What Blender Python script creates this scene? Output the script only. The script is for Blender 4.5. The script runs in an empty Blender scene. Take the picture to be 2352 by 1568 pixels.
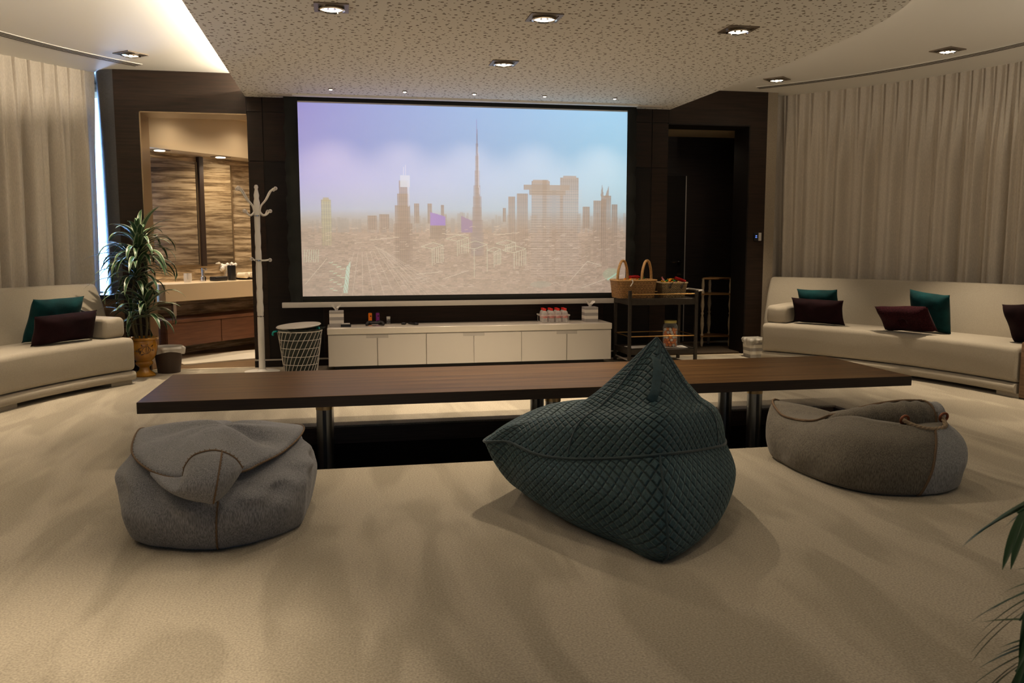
import bpy, bmesh, math, random
import numpy as np
from mathutils import Vector, Matrix
PI = math.pi; R_ = math.radians
random.seed(7)
S = bpy.context.scene; COL = S.collection
# ------------------------------------------------------------------ camera
cd = bpy.data.cameras.new('camera'); cam = bpy.data.objects.new('camera', cd); COL.objects.link(cam)
cd.sensor_width = 36; cd.lens = 1968 * 36 / 2352; cd.clip_start = .05; cd.clip_end = 60
cam.location = (0, 0, 1.25); cam.rotation_mode = 'QUATERNION'
_q = Matrix.Rotation(-R_(11.148), 4, 'Z') @ Matrix.Rotation(R_(90 - 6.476), 4, 'X') @ Matrix.Rotation(R_(-.07), 4, 'Z')
cam.rotation_quaternion = _q.to_quaternion()
cd.dof.use_dof = True; cd.dof.focus_distance = 5.0; cd.dof.aperture_fstop = 8
S.camera = cam
# ------------------------------------------------------------------ colour, world
S.view_settings.view_transform = 'Standard'; S.view_settings.look = 'None'
S.view_settings.exposure = 0.0; S.view_settings.gamma = 1; S.view_settings.use_curve_mapping = False
W = bpy.data.worlds.new('world'); S.world = W; W.use_nodes = True
W.node_tree.nodes['Background'].inputs[0].default_value = (.55, .75, 1, 1)
W.node_tree.nodes['Background'].inputs[1].default_value = .1
WARM = (1.0, .81, .58); WARM2 = (1.0, .84, .64); COOL = (.42, .66, 1.0)

def area(name, loc, rot, sx, sy, power, color):
    l = bpy.data.lights.new(name, 'AREA'); l.shape = 'RECTANGLE'; l.size = sx; l.size_y = sy; l.energy = power; l.color = color
    o = bpy.data.objects.new(name, l); COL.objects.link(o); o.location = loc; o.rotation_euler = rot; return o
def spot(name, loc, power, size, blend=.6, color=WARM, target=None, rad=.03, parent=None):
    l = bpy.data.lights.new(name, 'SPOT'); l.energy = power; l.spot_size = R_(size); l.spot_blend = blend; l.color = color; l.shadow_soft_size = rad
    o = bpy.data.objects.new(name, l); COL.objects.link(o); o.location = loc
    if target is not None:
        o.rotation_euler = (Vector(target) - Vector(loc)).to_track_quat('-Z', 'Y').to_euler()
    if parent: o.parent = parent; o.location = Vector(loc) - WM[parent].translation
    return o
CX, CY = 1.3, 5.65          # centre of the round room
ZL, ZH = 2.70, 2.92         # lowered and raised ceiling heights
WY = 9.02                   # wall that carries the screen
P_WINDOW = 13; P_DAY = 150; P_DOWN = 30; P_PIN = 21; K_DOWN = 9; K_SPILL = .2; P_ADDED_UP = 86
# daylight through the big back windows
area('daylight_back', (1.3, -2.95, 1.45), (R_(-90), 0, R_(180)), 5.4, 2.0, P_WINDOW, (.62, .8, 1.0))
# light of the cove gap above the lowered ceiling
area('cove_light_left', (-.74, 7.2, 2.785), (R_(180), R_(-62), 0), .03, 3.5, 60, (1, .85, .65))
area('cove_light_right', (3.38, 7.0, 2.785), (R_(180), R_(62), 0), .03, 4.0, 5, WARM2)
# daylight strip window between left curtain end and pier
area('daylight_gap', (-2.62, 9.62, 1.7), (R_(-90), 0, R_(38)), .3, 2.0, P_DAY, (.25, .5, 1.0))

# ------------------------------------------------------------------ helpers
WM = {}
def link(o): COL.objects.link(o); return o
def tag(o, label=None, cat=None, group=None, kind=None):
    if label: o['label'] = label
    if cat: o['category'] = cat
    if group: o['group'] = group
    if kind: o['kind'] = kind
    return o
def thing(name, label, cat, loc=(0, 0, 0), rz=0, group=None):
    o = link(bpy.data.objects.new(name, None)); o.location = loc; o.rotation_euler = (0, 0, rz); o.empty_display_size = .05
    WM[o] = Matrix.Translation(loc) @ Matrix.Rotation(rz, 4, 'Z')
    return tag(o, label, cat, group)
def obj(name, bm, m, parent=None, local=False, smooth=None, loc=None, fix=True):
    """bm in world coordinates (or in the parent's when local)."""
    me = bpy.data.meshes.new(name)
    if parent is not None and not local: bm.transform(WM[parent].inverted())
    if loc is not None and parent is None: bm.transform(Matrix.Translation(-Vector(loc)))
    if fix: outward(bm)
    bm.normal_update(); bm.to_mesh(me); bm.free()
    for mm in (m if isinstance(m, (list, tuple)) else [m]): me.materials.append(mm)
    o = link(bpy.data.objects.new(name, me)); 
    if parent is not None: o.parent = parent; WM[o] = WM[parent]
    else:
        WM[o] = Matrix.Identity(4)
        if loc is not None: o.location = loc; WM[o] = Matrix.Translation(loc)
    if smooth is not None:
        me.shade_smooth()
        if smooth < 180: me.set_sharp_from_angle(angle=R_(smooth))
    return o
def struct(name, bm, m, parent=None, smooth=None):
    o = obj(name, bm, m, parent, smooth=smooth); o['kind'] = 'structure'; return o
def outward(bm, c=None):
    c = Vector(c) if c is not None else sum((v.co for v in bm.verts), Vector()) / len(bm.verts); bm.normal_update()
    if sum((f.calc_center_median() - c).dot(f.normal) * f.calc_area() for f in bm.faces) < 0: bmesh.ops.reverse_faces(bm, faces=bm.faces)
    return bm
def copy_tree(o, parent=None):
    c = o.copy(); link(c); c.parent = parent; WM[c] = WM[o]
    for ch in list(o.children): copy_tree(ch, c)
    return c
def B(): return bmesh.new()
def box(bm, x0, x1, y0, y1, z0, z1, bev=0, seg=2, mi=0):
    g = bmesh.ops.create_cube(bm, size=1)
    vs = g['verts']
    for v in vs: v.co = Vector(((x0 + x1) / 2 + v.co.x * (x1 - x0), (y0 + y1) / 2 + v.co.y * (y1 - y0), (z0 + z1) / 2 + v.co.z * (z1 - z0)))
    fs = set(f for v in vs for f in v.link_faces)
    for f in fs: f.material_index = mi
    if bev:
        es = list(set(e for v in vs for e in v.link_edges))
        bmesh.ops.bevel(bm, geom=es, offset=bev, segments=seg, profile=.6, affect='EDGES')
    return bm
def tbox(bm, M, sx, sy, sz, bev=0, seg=2):
    b2 = B(); box(b2, -sx / 2, sx / 2, -sy / 2, sy / 2, -sz / 2, sz / 2, bev, seg); b2.transform(M)
    me = bpy.data.meshes.new('t'); b2.to_mesh(me); b2.free(); bm.from_mesh(me); bpy.data.meshes.remove(me); return bm
def poly(bm, pts, z0, z1):
    a = [bm.verts.new((p[0], p[1], z0)) for p in pts]; b = [bm.verts.new((p[0], p[1], z1)) for p in pts]; n = len(pts)
    bm.faces.new(a[::-1]); bm.faces.new(b)
    for i in range(n): bm.faces.new((a[i], a[(i + 1) % n], b[(i + 1) % n], b[i]))
    return bm
def lathe(bm, prof, c=(0, 0, 0), n=32, sx=1, sy=1, M=None, cap=True):
    rings = []
    for r, z in prof:
        ring = []
        for i in range(n):
            a = 2 * PI * i / n; p = Vector((r * math.cos(a) * sx, r * math.sin(a) * sy, z))
            p = (M @ p) if M else p + Vector(c); ring.append(bm.verts.new(p))
        rings.append(ring)
    for j in range(len(rings) - 1):
        for i in range(n): bm.faces.new((rings[j][i], rings[j][(i + 1) % n], rings[j + 1][(i + 1) % n], rings[j + 1][i]))
    if cap:
        if prof[0][0] > 1e-6: bm.faces.new(rings[0][::-1])
        if prof[-1][0] > 1e-6: bm.faces.new(rings[-1])
    bmesh.ops.remove_doubles(bm, verts=[v for r in rings for v in r], dist=1e-6)
    return bm
def tube(bm, pts, rad, n=8, closed=False, flat=1.0, up=None):
    pts = [Vector(p) for p in pts]; N = len(pts); rings = []
    ref = Vector(up) if up else Vector((0, 0, 1)); prev = None
    for i, p in enumerate(pts):
        t = (pts[(i + 1) % N] - pts[i - 1]) if closed else (pts[min(i + 1, N - 1)] - pts[max(i - 1, 0)])
        t.normalize()
        if prev is None:
            a = ref.cross(t)
            if a.length < .05: a = Vector((1, 0, 0)).cross(t)
        else: a = prev - t * prev.dot(t)
        a.normalize(); prev = a; b = t.cross(a)
        r = rad[i] if isinstance(rad, (list, tuple)) else rad
        rings.append([bm.verts.new(p + (a * math.cos(2 * PI * k / n) + b * flat * math.sin(2 * PI * k / n)) * r) for k in range(n)])
    M = N if closed else N - 1
    for j in range(M):
        A = rings[j]; Bq = rings[(j + 1) % N]
        for k in range(n): bm.faces.new((A[k], A[(k + 1) % n], Bq[(k + 1) % n], Bq[k]))
    if not closed: bm.faces.new(rings[0][::-1]); bm.faces.new(rings[-1])
    return bm
def catmull(P, n=8, closed=False):
    P = [Vector(p) for p in P]; N = len(P); out = []
    for i in range(N if closed else N - 1):
        g = (lambda k: P[k % N]) if closed else (lambda k: P[max(0, min(N - 1, k))])
        a, b, c, d = g(i - 1), g(i), g(i + 1), g(i + 2)
        for k in range(n):
            t = k / n
            out.append(.5 * ((2 * b) + (c - a) * t + (2 * a - 5 * b + 4 * c - d) * t * t + (3 * b - a - 3 * c + d) * t ** 3))
    if not closed: out.append(P[-1].copy())
    return out
def grid(bm, fn, nu, nv, closed_u=False, uv=None):
    V = [[bm.verts.new(fn(i / nu, j / nv)) for i in range(nu if closed_u else nu + 1)] for j in range(nv + 1)]
    lay = bm.loops.layers.uv.verify() if uv else None
    for j in range(nv):
        for i in range(nu):
            i2 = (i + 1) % nu if closed_u else i + 1
            f = bm.faces.new((V[j][i], V[j][i2], V[j + 1][i2], V[j + 1][i]))
            if uv:
                for l, (a, b) in zip(f.loops, ((i, j), (i + 1, j), (i + 1, j + 1), (i, j + 1))): l[lay].uv = uv(a / nu, b / nv)
    return V
def arc_pt(a, r, z): a = R_(a); return Vector((CX + r * math.cos(a), CY + r * math.sin(a), z))
def sweep_arc(bm, prof, a0, a1, n, inset=None):
    """prof: closed list of (radius, z), swept round the room centre, ends capped"""
    rings = []
    for i in range(n + 1):
        t = i / n; a = a0 + (a1 - a0) * t
        rings.append([bm.verts.new(arc_pt(a, r, z)) for r, z in prof])
    m = len(prof)
    for i in range(n):
        for k in range(m): bm.faces.new((rings[i][k], rings[i][(k + 1) % m], rings[i + 1][(k + 1) % m], rings[i + 1][k]))
    bm.faces.new(rings[0][::-1]); bm.faces.new(rings[-1]); bmesh.ops.recalc_face_normals(bm, faces=bm.faces)
    return rings
def rrect(x0, x1, y0, y1, r, n=5):
    out = []
    for cx, cy, a in ((x1 - r, y1 - r, 0), (x0 + r, y1 - r, 90), (x0 + r, y0 + r, 180), (x1 - r, y0 + r, 270)):
        for k in range(n + 1):
            t = R_(a + 90 * k / n); out.append((cx + r * math.cos(t), cy + r * math.sin(t)))
    return out

# ------------------------------------------------------------------ materials
def nt(name):
    m = bpy.data.materials.new(name); m.use_nodes = True; t = m.node_tree; b = t.nodes['Principled BSDF']; return m, t, b
def mat(name, col, rough=.6, metal=0, noise=0, nscale=20, bump=0, bscale=60, col2=None, stretch=None, sheen=0, trans=0, ior=1.45, coat=0, detail=4, coord='Object', spec=None, alpha=None, emit=None, estr=0):
    m, t, b = nt(name); N = t.nodes; L = t.links
    b.inputs['Base Color'].default_value = (*col, 1); b.inputs['Roughness'].default_value = rough; b.inputs['Metallic'].default_value = metal
    b.inputs['IOR'].default_value = ior
    if trans: b.inputs['Transmission Weight'].default_value = trans
    if coat: b.inputs['Coat Weight'].default_value = coat; b.inputs['Coat Roughness'].default_value = .15
    if sheen: b.inputs['Sheen Weight'].default_value = sheen; b.inputs['Sheen Roughness'].default_value = .4
    if spec is not None: b.inputs['Specular IOR Level'].default_value = spec
    if alpha is not None: b.inputs['Alpha'].default_value = alpha
    if emit: b.inputs['Emission Color'].default_value = (*emit, 1); b.inputs['Emission Strength'].default_value = estr
    tc = N.new('ShaderNodeTexCoord'); mp = N.new('ShaderNodeMapping'); L.new(tc.outputs[coord], mp.inputs[0])
    if stretch: mp.inputs['Scale'].default_value = stretch
    if noise or col2:
        n = N.new('ShaderNodeTexNoise'); n.inputs['Scale'].default_value = nscale; n.inputs['Detail'].default_value = detail; L.new(mp.outputs[0], n.inputs['Vector'])
        r = N.new('ShaderNodeValToRGB'); L.new(n.outputs['Fac'], r.inputs[0]); L.new(r.outputs[0], b.inputs['Base Color'])
        c2 = col2 or tuple(c * (1 - noise) for c in col)
        r.color_ramp.elements[0].position = .3; r.color_ramp.elements[0].color = (*c2, 1)
        r.color_ramp.elements[1].position = .7; r.color_ramp.elements[1].color = (*(col if col2 else tuple(min(1, c * (1 + noise * .6)) for c in col)), 1)
    if bump:
        n2 = N.new('ShaderNodeTexNoise'); n2.inputs['Scale'].default_value = bscale; n2.inputs['Detail'].default_value = 3; L.new(mp.outputs[0], n2.inputs['Vector'])
        bp = N.new('ShaderNodeBump'); bp.inputs['Strength'].default_value = bump; bp.inputs['Distance'].default_value = .005
        L.new(n2.outputs['Fac'], bp.inputs['Height']); L.new(bp.outputs[0], b.inputs['Normal'])
    return m
M = {}
M['wood_wall'] = mat('dark_wood_veneer', (.026, .0135, .0072), .55, nscale=7, col2=(.013, .0068, .0035), spec=.3, stretch=(.5, .5, 9), bump=.15, bscale=30, detail=6)
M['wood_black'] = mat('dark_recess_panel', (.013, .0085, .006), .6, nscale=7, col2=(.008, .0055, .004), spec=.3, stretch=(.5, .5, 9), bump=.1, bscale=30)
M['wood_warm'] = mat('corridor_wood', (.03, .018, .013), .5, nscale=7, col2=(.016, .01, .008), stretch=(.5, .5, 9))
M['walnut'] = mat('walnut_vanity', (.2, .085, .042), .5, nscale=6, col2=(.12, .048, .025), stretch=(.6, .6, 8))
M['table_top'] = mat('smoked_oak_top', (.13, .068, .025), .36, nscale=5, col2=(.028, .015, .008), stretch=(.2, 12, 9), bump=.08, bscale=40, detail=7, spec=.14)
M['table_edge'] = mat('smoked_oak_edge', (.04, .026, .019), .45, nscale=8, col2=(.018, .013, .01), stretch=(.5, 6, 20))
M['white_paint'] = mat('white_lacquer', (.66, .62, .56), .35, bump=.03, bscale=200)
M['cab_top'] = mat('white_lacquer_top', (.76, .71, .62), .16, bump=.01, bscale=90)
M['ceil'] = mat('ceiling_paint', (.80, .78, .73), .8, bump=.05, bscale=150)
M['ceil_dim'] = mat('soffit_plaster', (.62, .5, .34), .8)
M['slot'] = mat('slot_shadow_gap', (.03, .025, .02), .8)
M['alu'] = mat('white_aluminium', (.55, .5, .44), .4, metal=.2)
M['chrome'] = mat('polished_chrome', (.75, .75, .78), .12, metal=1)
M['steel'] = mat('brushed_steel', (.3, .32, .35), .3, metal=1, bump=.05, bscale=200, stretch=(30, 30, 1))
M['brass'] = mat('aged_brass', (.35, .27, .16), .3, metal=1)
M['gold'] = mat('gold_rail', (.65, .4, .15), .3, metal=1)
M['black'] = mat('black_plastic', (.012, .012, .014), .35)
M['blackcloth'] = mat('matte_black_border', (.012, .014, .013), .9, bump=.1)
M['bag_black'] = mat('black_bin_liner', (.02, .028, .024), .3, bump=.6, bscale=25)
M['dark_metal'] = mat('dark_bronze_metal', (.055, .045, .036), .45, metal=.5, noise=.2, nscale=40)
M['screen_bar'] = mat('screen_bar_white', (.6, .57, .53), .4)
M['linen'] = mat('curtain_linen', (.56, .50, .42), .85, noise=.12, nscale=160, stretch=(1, 1, .25), bump=.25, bscale=260, sheen=.1)
M['sofa'] = mat('sofa_fabric', (.375, .33, .26), .85, noise=.12, nscale=180, bump=.4, bscale=330, sheen=.2)
M['teal_velvet'] = mat('teal_velvet', (.0025, .036, .04), .8, noise=.4, nscale=9, bump=.3, bscale=120, sheen=.08, spec=.15)
M['plum_velvet'] = mat('plum_velvet', (.012, .003, .0045), .85, noise=.4, nscale=9, bump=.3, bscale=120, sheen=.02, spec=.12)
M['plum_fur'] = mat('plum_fur', (.03, .006, .009), .95, noise=.6, nscale=90, bump=1, bscale=110, sheen=.04, spec=.1)
M['pier'] = mat('grey_textile_wall', (.075, .075, .08), .6, nscale=40, col2=(.045, .045, .05), stretch=(1, 1, 12), bump=.6, bscale=60)
M['sidepier'] = mat('beige_textile_wall', (.28, .23, .17), .8, noise=.15, nscale=120)
M['boxwood'] = mat('tan_timber', (.24, .14, .07), .5, nscale=9, col2=(.13, .075, .04), stretch=(1, 1, 5))
M['glaze'] = mat('amber_glaze', (.5, .24, .018), .15, nscale=7, col2=(.3, .12, .012), coat=.7)
M['glaze_dark'] = mat('brown_painted_scroll', (.06, .02, .006), .3)
M['soil'] = mat('potting_soil', (.03, .02, .012), .95, bump=1, bscale=80)
M['cane'] = mat('plant_cane', (.12, .1, .05), .8, bump=.8, bscale=60)
M['liner'] = mat('white_bin_liner', (.75, .72, .66), .35, bump=.6, bscale=30, alpha=.75)
M['wicker_dark'] = mat('dark_wicker', (.075, .045, .028), .7, bump=.7, bscale=90)
M['paper'] = mat('white_tissue', (.85, .82, .77), .8)
M['cardboard_grey'] = mat('pale_board', (.5, .47, .43), .7)
M['orange'] = mat('orange_plastic', (1, .25, .01), .35); M['purple'] = mat('purple_plastic', (.28, .03, .3), .35)
M['red'] = mat('red_cap', (.75, .03, .02), .35); M['green'] = mat('green_foil', (.02, .25, .06), .25, metal=.4)
M['redfoil'] = mat('red_foil', (.55, .02, .02), .25, metal=.4); M['orangefoil'] = mat('orange_foil', (.95, .3, .01), .25, metal=.4); M['pinkfoil'] = mat('striped_wrapper', (.8, .5, .45), .3, nscale=60, col2=(.5, .05, .08))
M['yellowfoil'] = mat('yellow_foil', (.95, .5, .03), .25, metal=.4)
M['tealbag'] = mat('teal_bag', (0, .3, .28), .35)
M['leather'] = mat('dark_leather', (.03, .016, .01), .5)
M['ball_w'] = mat('white_ball', (.85, .8, .72), .5); M['ball_o'] = mat('orange_ball', (1, .32, .06), .5)
M['lid_y'] = mat('yellow_tin_lid', (.6, .5, .16), .4, metal=.3)
M['ivory'] = mat('ivory_turned_wood', (.55, .44, .29), .45, noise=.2, nscale=30)
M['giltwood'] = mat('gilt_wood', (.33, .17, .06), .35, metal=.4)
M['counter'] = mat('cream_counter', (.85, .68, .46), .3)
M['towel'] = mat('rolled_towels', (.85, .76, .6), .9, bump=.5, bscale=120)
M['rug_w'] = mat('white_bath_runner', (.88, .8, .66), .9, bump=.8, bscale=150)
M['mat_b'] = mat('brown_door_mat', (.1, .068, .04), .95, nscale=60, col2=(.045, .03, .018), bump=1, bscale=200)
M['tile'] = mat('bathroom_plank_tile', (.36, .24, .13), .35, nscale=5, col2=(.16, .1, .05), stretch=(.5, 8, 1), detail=6)
M['threshold'] = mat('pale_threshold', (.7, .62, .48), .5)
M['frame_alu'] = mat('bronze_frame', (.3, .21, .12), .3, metal=.6)
M['white_hook'] = mat('white_coated_pole', (.72, .69, .64), .35)
M['lampface'] = mat('lamp_reflector', (.75, .73, .7), .12, metal=1)
M['lampframe'] = mat('downlight_frame', (.2, .16, .12), .4, metal=.5)
M['display'] = mat('blue_display', (.02, .03, .06), .2, emit=(.15, .3, 1), estr=1.2)
M['bottle_label'] = mat('dark_label', (.12, .12, .13), .5)
M['water_label'] = mat('red_white_label', (.7, .5, .48), .5, nscale=30, col2=(.5, .08, .07))
def glassy(name, col, rough=.03, alpha=.25):
    m, t, b = nt(name); N = t.nodes; L = t.links; out = N['Material Output']; b.inputs['Base Color'].default_value = (*col, 1); b.inputs['Roughness'].default_value = rough
    tr = N.new('ShaderNodeBsdfTransparent'); mx = N.new('ShaderNodeMixShader'); lw = N.new('ShaderNodeLayerWeight'); lw.inputs[0].default_value = .35
    mr = N.new('ShaderNodeMapRange'); mr.inputs['To Min'].default_value = alpha; mr.inputs['To Max'].default_value = .9; L.new(lw.outputs['Facing'], mr.inputs[0])
    L.new(mr.outputs[0], mx.inputs[0]); L.new(tr.outputs[0], mx.inputs[1]); L.new(b.outputs[0], mx.inputs[2]); L.new(mx.outputs[0], out.inputs[0]); return m
M['glass'] = glassy('clear_glass', (.5, .5, .48), .03, .1)
M['acrylic'] = glassy('clear_acrylic', (.75, .72, .68), .08, .3)
M['crystal'] = glassy('clear_knob_plastic', (.85, .82, .78), .05, .3)
def mat_emit(name, col, s):
    m, t, b = nt(name); b.inputs['Base Color'].default_value = (*col, 1); b.inputs['Emission Color'].default_value = (*col, 1); b.inputs['Emission Strength'].default_value = s; return m
M['lamp'] = mat_emit('lit_bulb', (1, .82, .6), 9); M['lamp_small'] = mat_emit('lit_pin_bulb', (1, .8, .58), 14)
M['daypane'] = mat_emit('daylit_pane', (.36, .62, 1.0), 4)
M['skypane'] = mat_emit('overcast_pane', (.5, .7, 1.0), .6)
# mirror
m, t, b = nt('mirror'); b.inputs['Metallic'].default_value = 1; b.inputs['Roughness'].default_value = .02; b.inputs['Base Color'].default_value = (.62, .58, .5, 1); M['mirror'] = m
M['fascia'] = mat('brown_step_fascia', (.10, .062, .045), .5, nscale=7, col2=(.06, .036, .026), stretch=(.5, .5, 9))
# carpet: soft pile with brushed streaks
def carpet():
    m, t, b = nt('cream_carpet'); N = t.nodes; L = t.links
    tc = N.new('ShaderNodeTexCoord'); mp = N.new('ShaderNodeMapping'); mp.inputs['Rotation'].default_value = (0, 0, .5); mp.inputs['Scale'].default_value = (2.2, .55, 1); L.new(tc.outputs['Object'], mp.inputs[0])
    n = N.new('ShaderNodeTexNoise'); n.inputs['Scale'].default_value = 1.6; n.inputs['Detail'].default_value = 2.5; n.inputs['Distortion'].default_value = .6; L.new(mp.outputs[0], n.inputs['Vector'])
    r = N.new('ShaderNodeValToRGB'); r.color_ramp.elements[0].position = .44; r.color_ramp.elements[1].position = .56
    r.color_ramp.elements[0].color = (.32, .28, .215, 1); r.color_ramp.elements[1].color = (.40, .352, .275, 1); L.new(n.outputs['Fac'], r.inputs[0])
    f = N.new('ShaderNodeTexNoise'); f.inputs['Scale'].default_value = 130; f.inputs['Detail'].default_value = 3; L.new(tc.outputs['Object'], f.inputs['Vector'])
    mr = N.new('ShaderNodeMapRange'); mr.inputs['From Min'].default_value = .3; mr.inputs['From Max'].default_value = .7; mr.inputs['To Min'].default_value = .74; mr.inputs['To Max'].default_value = 1.26; L.new(f.outputs['Fac'], mr.inputs[0])
    mx = N.new('ShaderNodeMix'); mx.data_type = 'RGBA'; mx.blend_type = 'MULTIPLY'; mx.inputs[0].default_value = 1; L.new(r.outputs[0], mx.inputs[6]); L.new(mr.outputs[0], mx.inputs[7]); L.new(mx.outputs[2], b.inputs['Base Color'])
    b.inputs['Roughness'].default_value = .95; b.inputs['Sheen Weight'].default_value = .1; b.inputs['Specular IOR Level'].default_value = .1
    bp = N.new('ShaderNodeBump'); bp.inputs['Strength'].default_value = .7; bp.inputs['Distance'].default_value = .006; L.new(f.outputs['Fac'], bp.inputs['Height']); L.new(bp.outputs[0], b.inputs['Normal'])
    return m
M['carpet'] = carpet()
# perforated acoustic board: big and small round holes
def perforated():
    m, t, b = nt('perforated_board'); N = t.nodes; L = t.links
    tc = N.new('ShaderNodeTexCoord'); sep = N.new('ShaderNodeSeparateXYZ'); L.new(tc.outputs['Object'], sep.inputs[0]); cmb = N.new('ShaderNodeCombineXYZ'); L.new(sep.outputs[0], cmb.inputs[0]); L.new(sep.outputs[1], cmb.inputs[1])
    def holes(scale, rad, off, rnd):
        mp = N.new('ShaderNodeMapping'); mp.inputs['Location'].default_value = off; L.new(cmb.outputs[0], mp.inputs[0])
        v = N.new('ShaderNodeTexVoronoi'); v.voronoi_dimensions = '2D'; v.inputs['Scale'].default_value = scale; v.inputs['Randomness'].default_value = rnd; L.new(mp.outputs[0], v.inputs['Vector'])
        lt = N.new('ShaderNodeMath'); lt.operation = 'LESS_THAN'; lt.inputs[1].default_value = rad * scale; L.new(v.outputs['Distance'], lt.inputs[0]); return lt
    a = holes(11.5, .0115, (0, 0, 0), .8); c = holes(17, .0062, (.37, .21, 0), .85)
    mx = N.new('ShaderNodeMath'); mx.operation = 'MAXIMUM'; L.new(a.outputs[0], mx.inputs[0]); L.new(c.outputs[0], mx.inputs[1])
    d = N.new('ShaderNodeMix'); d.data_type = 'RGBA'; L.new(mx.outputs[0], d.inputs[0]); d.inputs[6].default_value = (.76, .74, .68, 1); d.inputs[7].default_value = (.2, .17, .12, 1)
    L.new(d.outputs[2], b.inputs['Base Color']); b.inputs['Roughness'].default_value = .85
    return m
M['perf'] = perforated()
# travertine
def marble():
    m, t, b = nt('brown_travertine'); N = t.nodes; L = t.links
    tc = N.new('ShaderNodeTexCoord'); mp = N.new('ShaderNodeMapping'); mp.inputs['Scale'].default_value = (1, 1, 14); L.new(tc.outputs['Object'], mp.inputs[0])
    n = N.new('ShaderNodeTexNoise'); n.inputs['Scale'].default_value = 1.6; n.inputs['Detail'].default_value = 10; n.inputs['Roughness'].default_value = .68; n.inputs['Distortion'].default_value = .35; L.new(mp.outputs[0], n.inputs['Vector'])
    r = N.new('ShaderNodeValToRGB'); e = r.color_ramp.elements; e[0].position = .36; e[0].color = (.12, .085, .05, 1); e[1].position = .68; e[1].color = (.82, .69, .5, 1)
    k = e.new(.47); k.color = (.30, .22, .135, 1); k = e.new(.54); k.color = (.56, .44, .29, 1)
    L.new(n.outputs['Fac'], r.inputs[0]); L.new(r.outputs[0], b.inputs['Base Color']); b.inputs['Roughness'].default_value = .25
    return m
M['marble'] = marble()
def stripes(name, a, b_, freq):
    m, t, b = nt(name); N = t.nodes; L = t.links; tc = N.new('ShaderNodeTexCoord'); sp = N.new('ShaderNodeSeparateXYZ'); L.new(tc.outputs['Object'], sp.inputs[0])
    mu = N.new('ShaderNodeMath'); mu.operation = 'MULTIPLY'; mu.inputs[1].default_value = freq; L.new(sp.outputs[2], mu.inputs[0])
    fr = N.new('ShaderNodeMath'); fr.operation = 'FRACT'; L.new(mu.outputs[0], fr.inputs[0]); g = N.new('ShaderNodeMath'); g.operation = 'GREATER_THAN'; g.inputs[1].default_value = .5; L.new(fr.outputs[0], g.inputs[0])
    mx = N.new('ShaderNodeMix'); mx.data_type = 'RGBA'; L.new(g.outputs[0], mx.inputs[0]); mx.inputs[6].default_value = (*a, 1); mx.inputs[7].default_value = (*b_, 1); L.new(mx.outputs[2], b.inputs['Base Color']); b.inputs['Roughness'].default_value = .7; return m
M['striped'] = stripes('grey_white_stripes', (.36, .34, .33), (.74, .7, .64), 15.5)
M['striped2'] = stripes('grey_white_stripes_wide', (.36, .34, .32), (.78, .74, .66), 14)
def woven(name, c1, c2, sc=(1, 1, 1), bs=26):
    m, t, b = nt(name); N = t.nodes; L = t.links; tc = N.new('ShaderNodeTexCoord')
    br = N.new('ShaderNodeTexBrick'); br.inputs['Scale'].default_value = bs; br.inputs['Mortar Size'].default_value = .06; br.inputs['Color1'].default_value = (*c1, 1); br.inputs['Color2'].default_value = (*[c * .75 for c in c1], 1); br.inputs['Mortar'].default_value = (*c2, 1)
    L.new(tc.outputs['UV'], br.inputs['Vector']); L.new(br.outputs['Color'], b.inputs['Base Color']); b.inputs['Roughness'].default_value = .5
    bp = N.new('ShaderNodeBump'); bp.inputs['Strength'].default_value = .8; bp.inputs['Distance'].default_value = .004; bp.invert = True; L.new(br.outputs['Fac'], bp.inputs['Height']); L.new(bp.outputs[0], b.inputs['Normal']); return m
M['wicker'] = woven('honey_wicker', (.75, .42, .15), (.13, .06, .02)); M['seagrass'] = woven('pale_seagrass', (.6, .45, .24), (.15, .09, .04), bs=22)
M['cane_handle'] = mat('honey_cane_wrap', (.72, .42, .16), .45, noise=.3, nscale=90, bump=.5, bscale=120); M['cane_pale'] = mat('pale_seagrass_rim', (.58, .44, .25), .6, noise=.3, nscale=90, bump=.5, bscale=120)
M['wicker_bin'] = woven('brown_woven_bin', (.13, .075, .045), (.025, .014, .01), bs=70)
def fabric(name, c1, c2):
    """melange canvas: slubby vertical yarns"""
    m, t, b = nt(name); N = t.nodes; L = t.links; tc = N.new('ShaderNodeTexCoord')
    n1 = N.new('ShaderNodeTexNoise'); n1.inputs['Scale'].default_value = 1; n1.inputs['Detail'].default_value = 4
    mp = N.new('ShaderNodeMapping'); mp.inputs['Scale'].default_value = (260, 260, 45); L.new(tc.outputs['Object'], mp.inputs[0]); L.new(mp.outputs[0], n1.inputs['Vector'])
    r = N.new('ShaderNodeValToRGB'); r.color_ramp.elements[0].position = .36; r.color_ramp.elements[0].color = (*c2, 1); r.color_ramp.elements[1].position = .64; r.color_ramp.elements[1].color = (*c1, 1)
    L.new(n1.outputs['Fac'], r.inputs[0]); L.new(r.outputs[0], b.inputs['Base Color']); b.inputs['Roughness'].default_value = .9; b.inputs['Sheen Weight'].default_value = .15
    w = N.new('ShaderNodeTexNoise'); w.inputs['Scale'].default_value = 5; w.inputs['Detail'].default_value = 3; w.inputs['Distortion'].default_value = .8; L.new(tc.outputs['Object'], w.inputs['Vector'])
    b1 = N.new('ShaderNodeBump'); b1.inputs['Strength'].default_value = .35; b1.inputs['Distance'].default_value = .03; L.new(w.outputs['Fac'], b1.inputs['Height'])
    b2 = N.new('ShaderNodeBump'); b2.inputs['Strength'].default_value = .35; b2.inputs['Distance'].default_value = .002; L.new(n1.outputs['Fac'], b2.inputs['Height']); L.new(b1.outputs[0], b2.inputs['Normal']); L.new(b2.outputs[0], b.inputs['Normal'])
    return m
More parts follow.
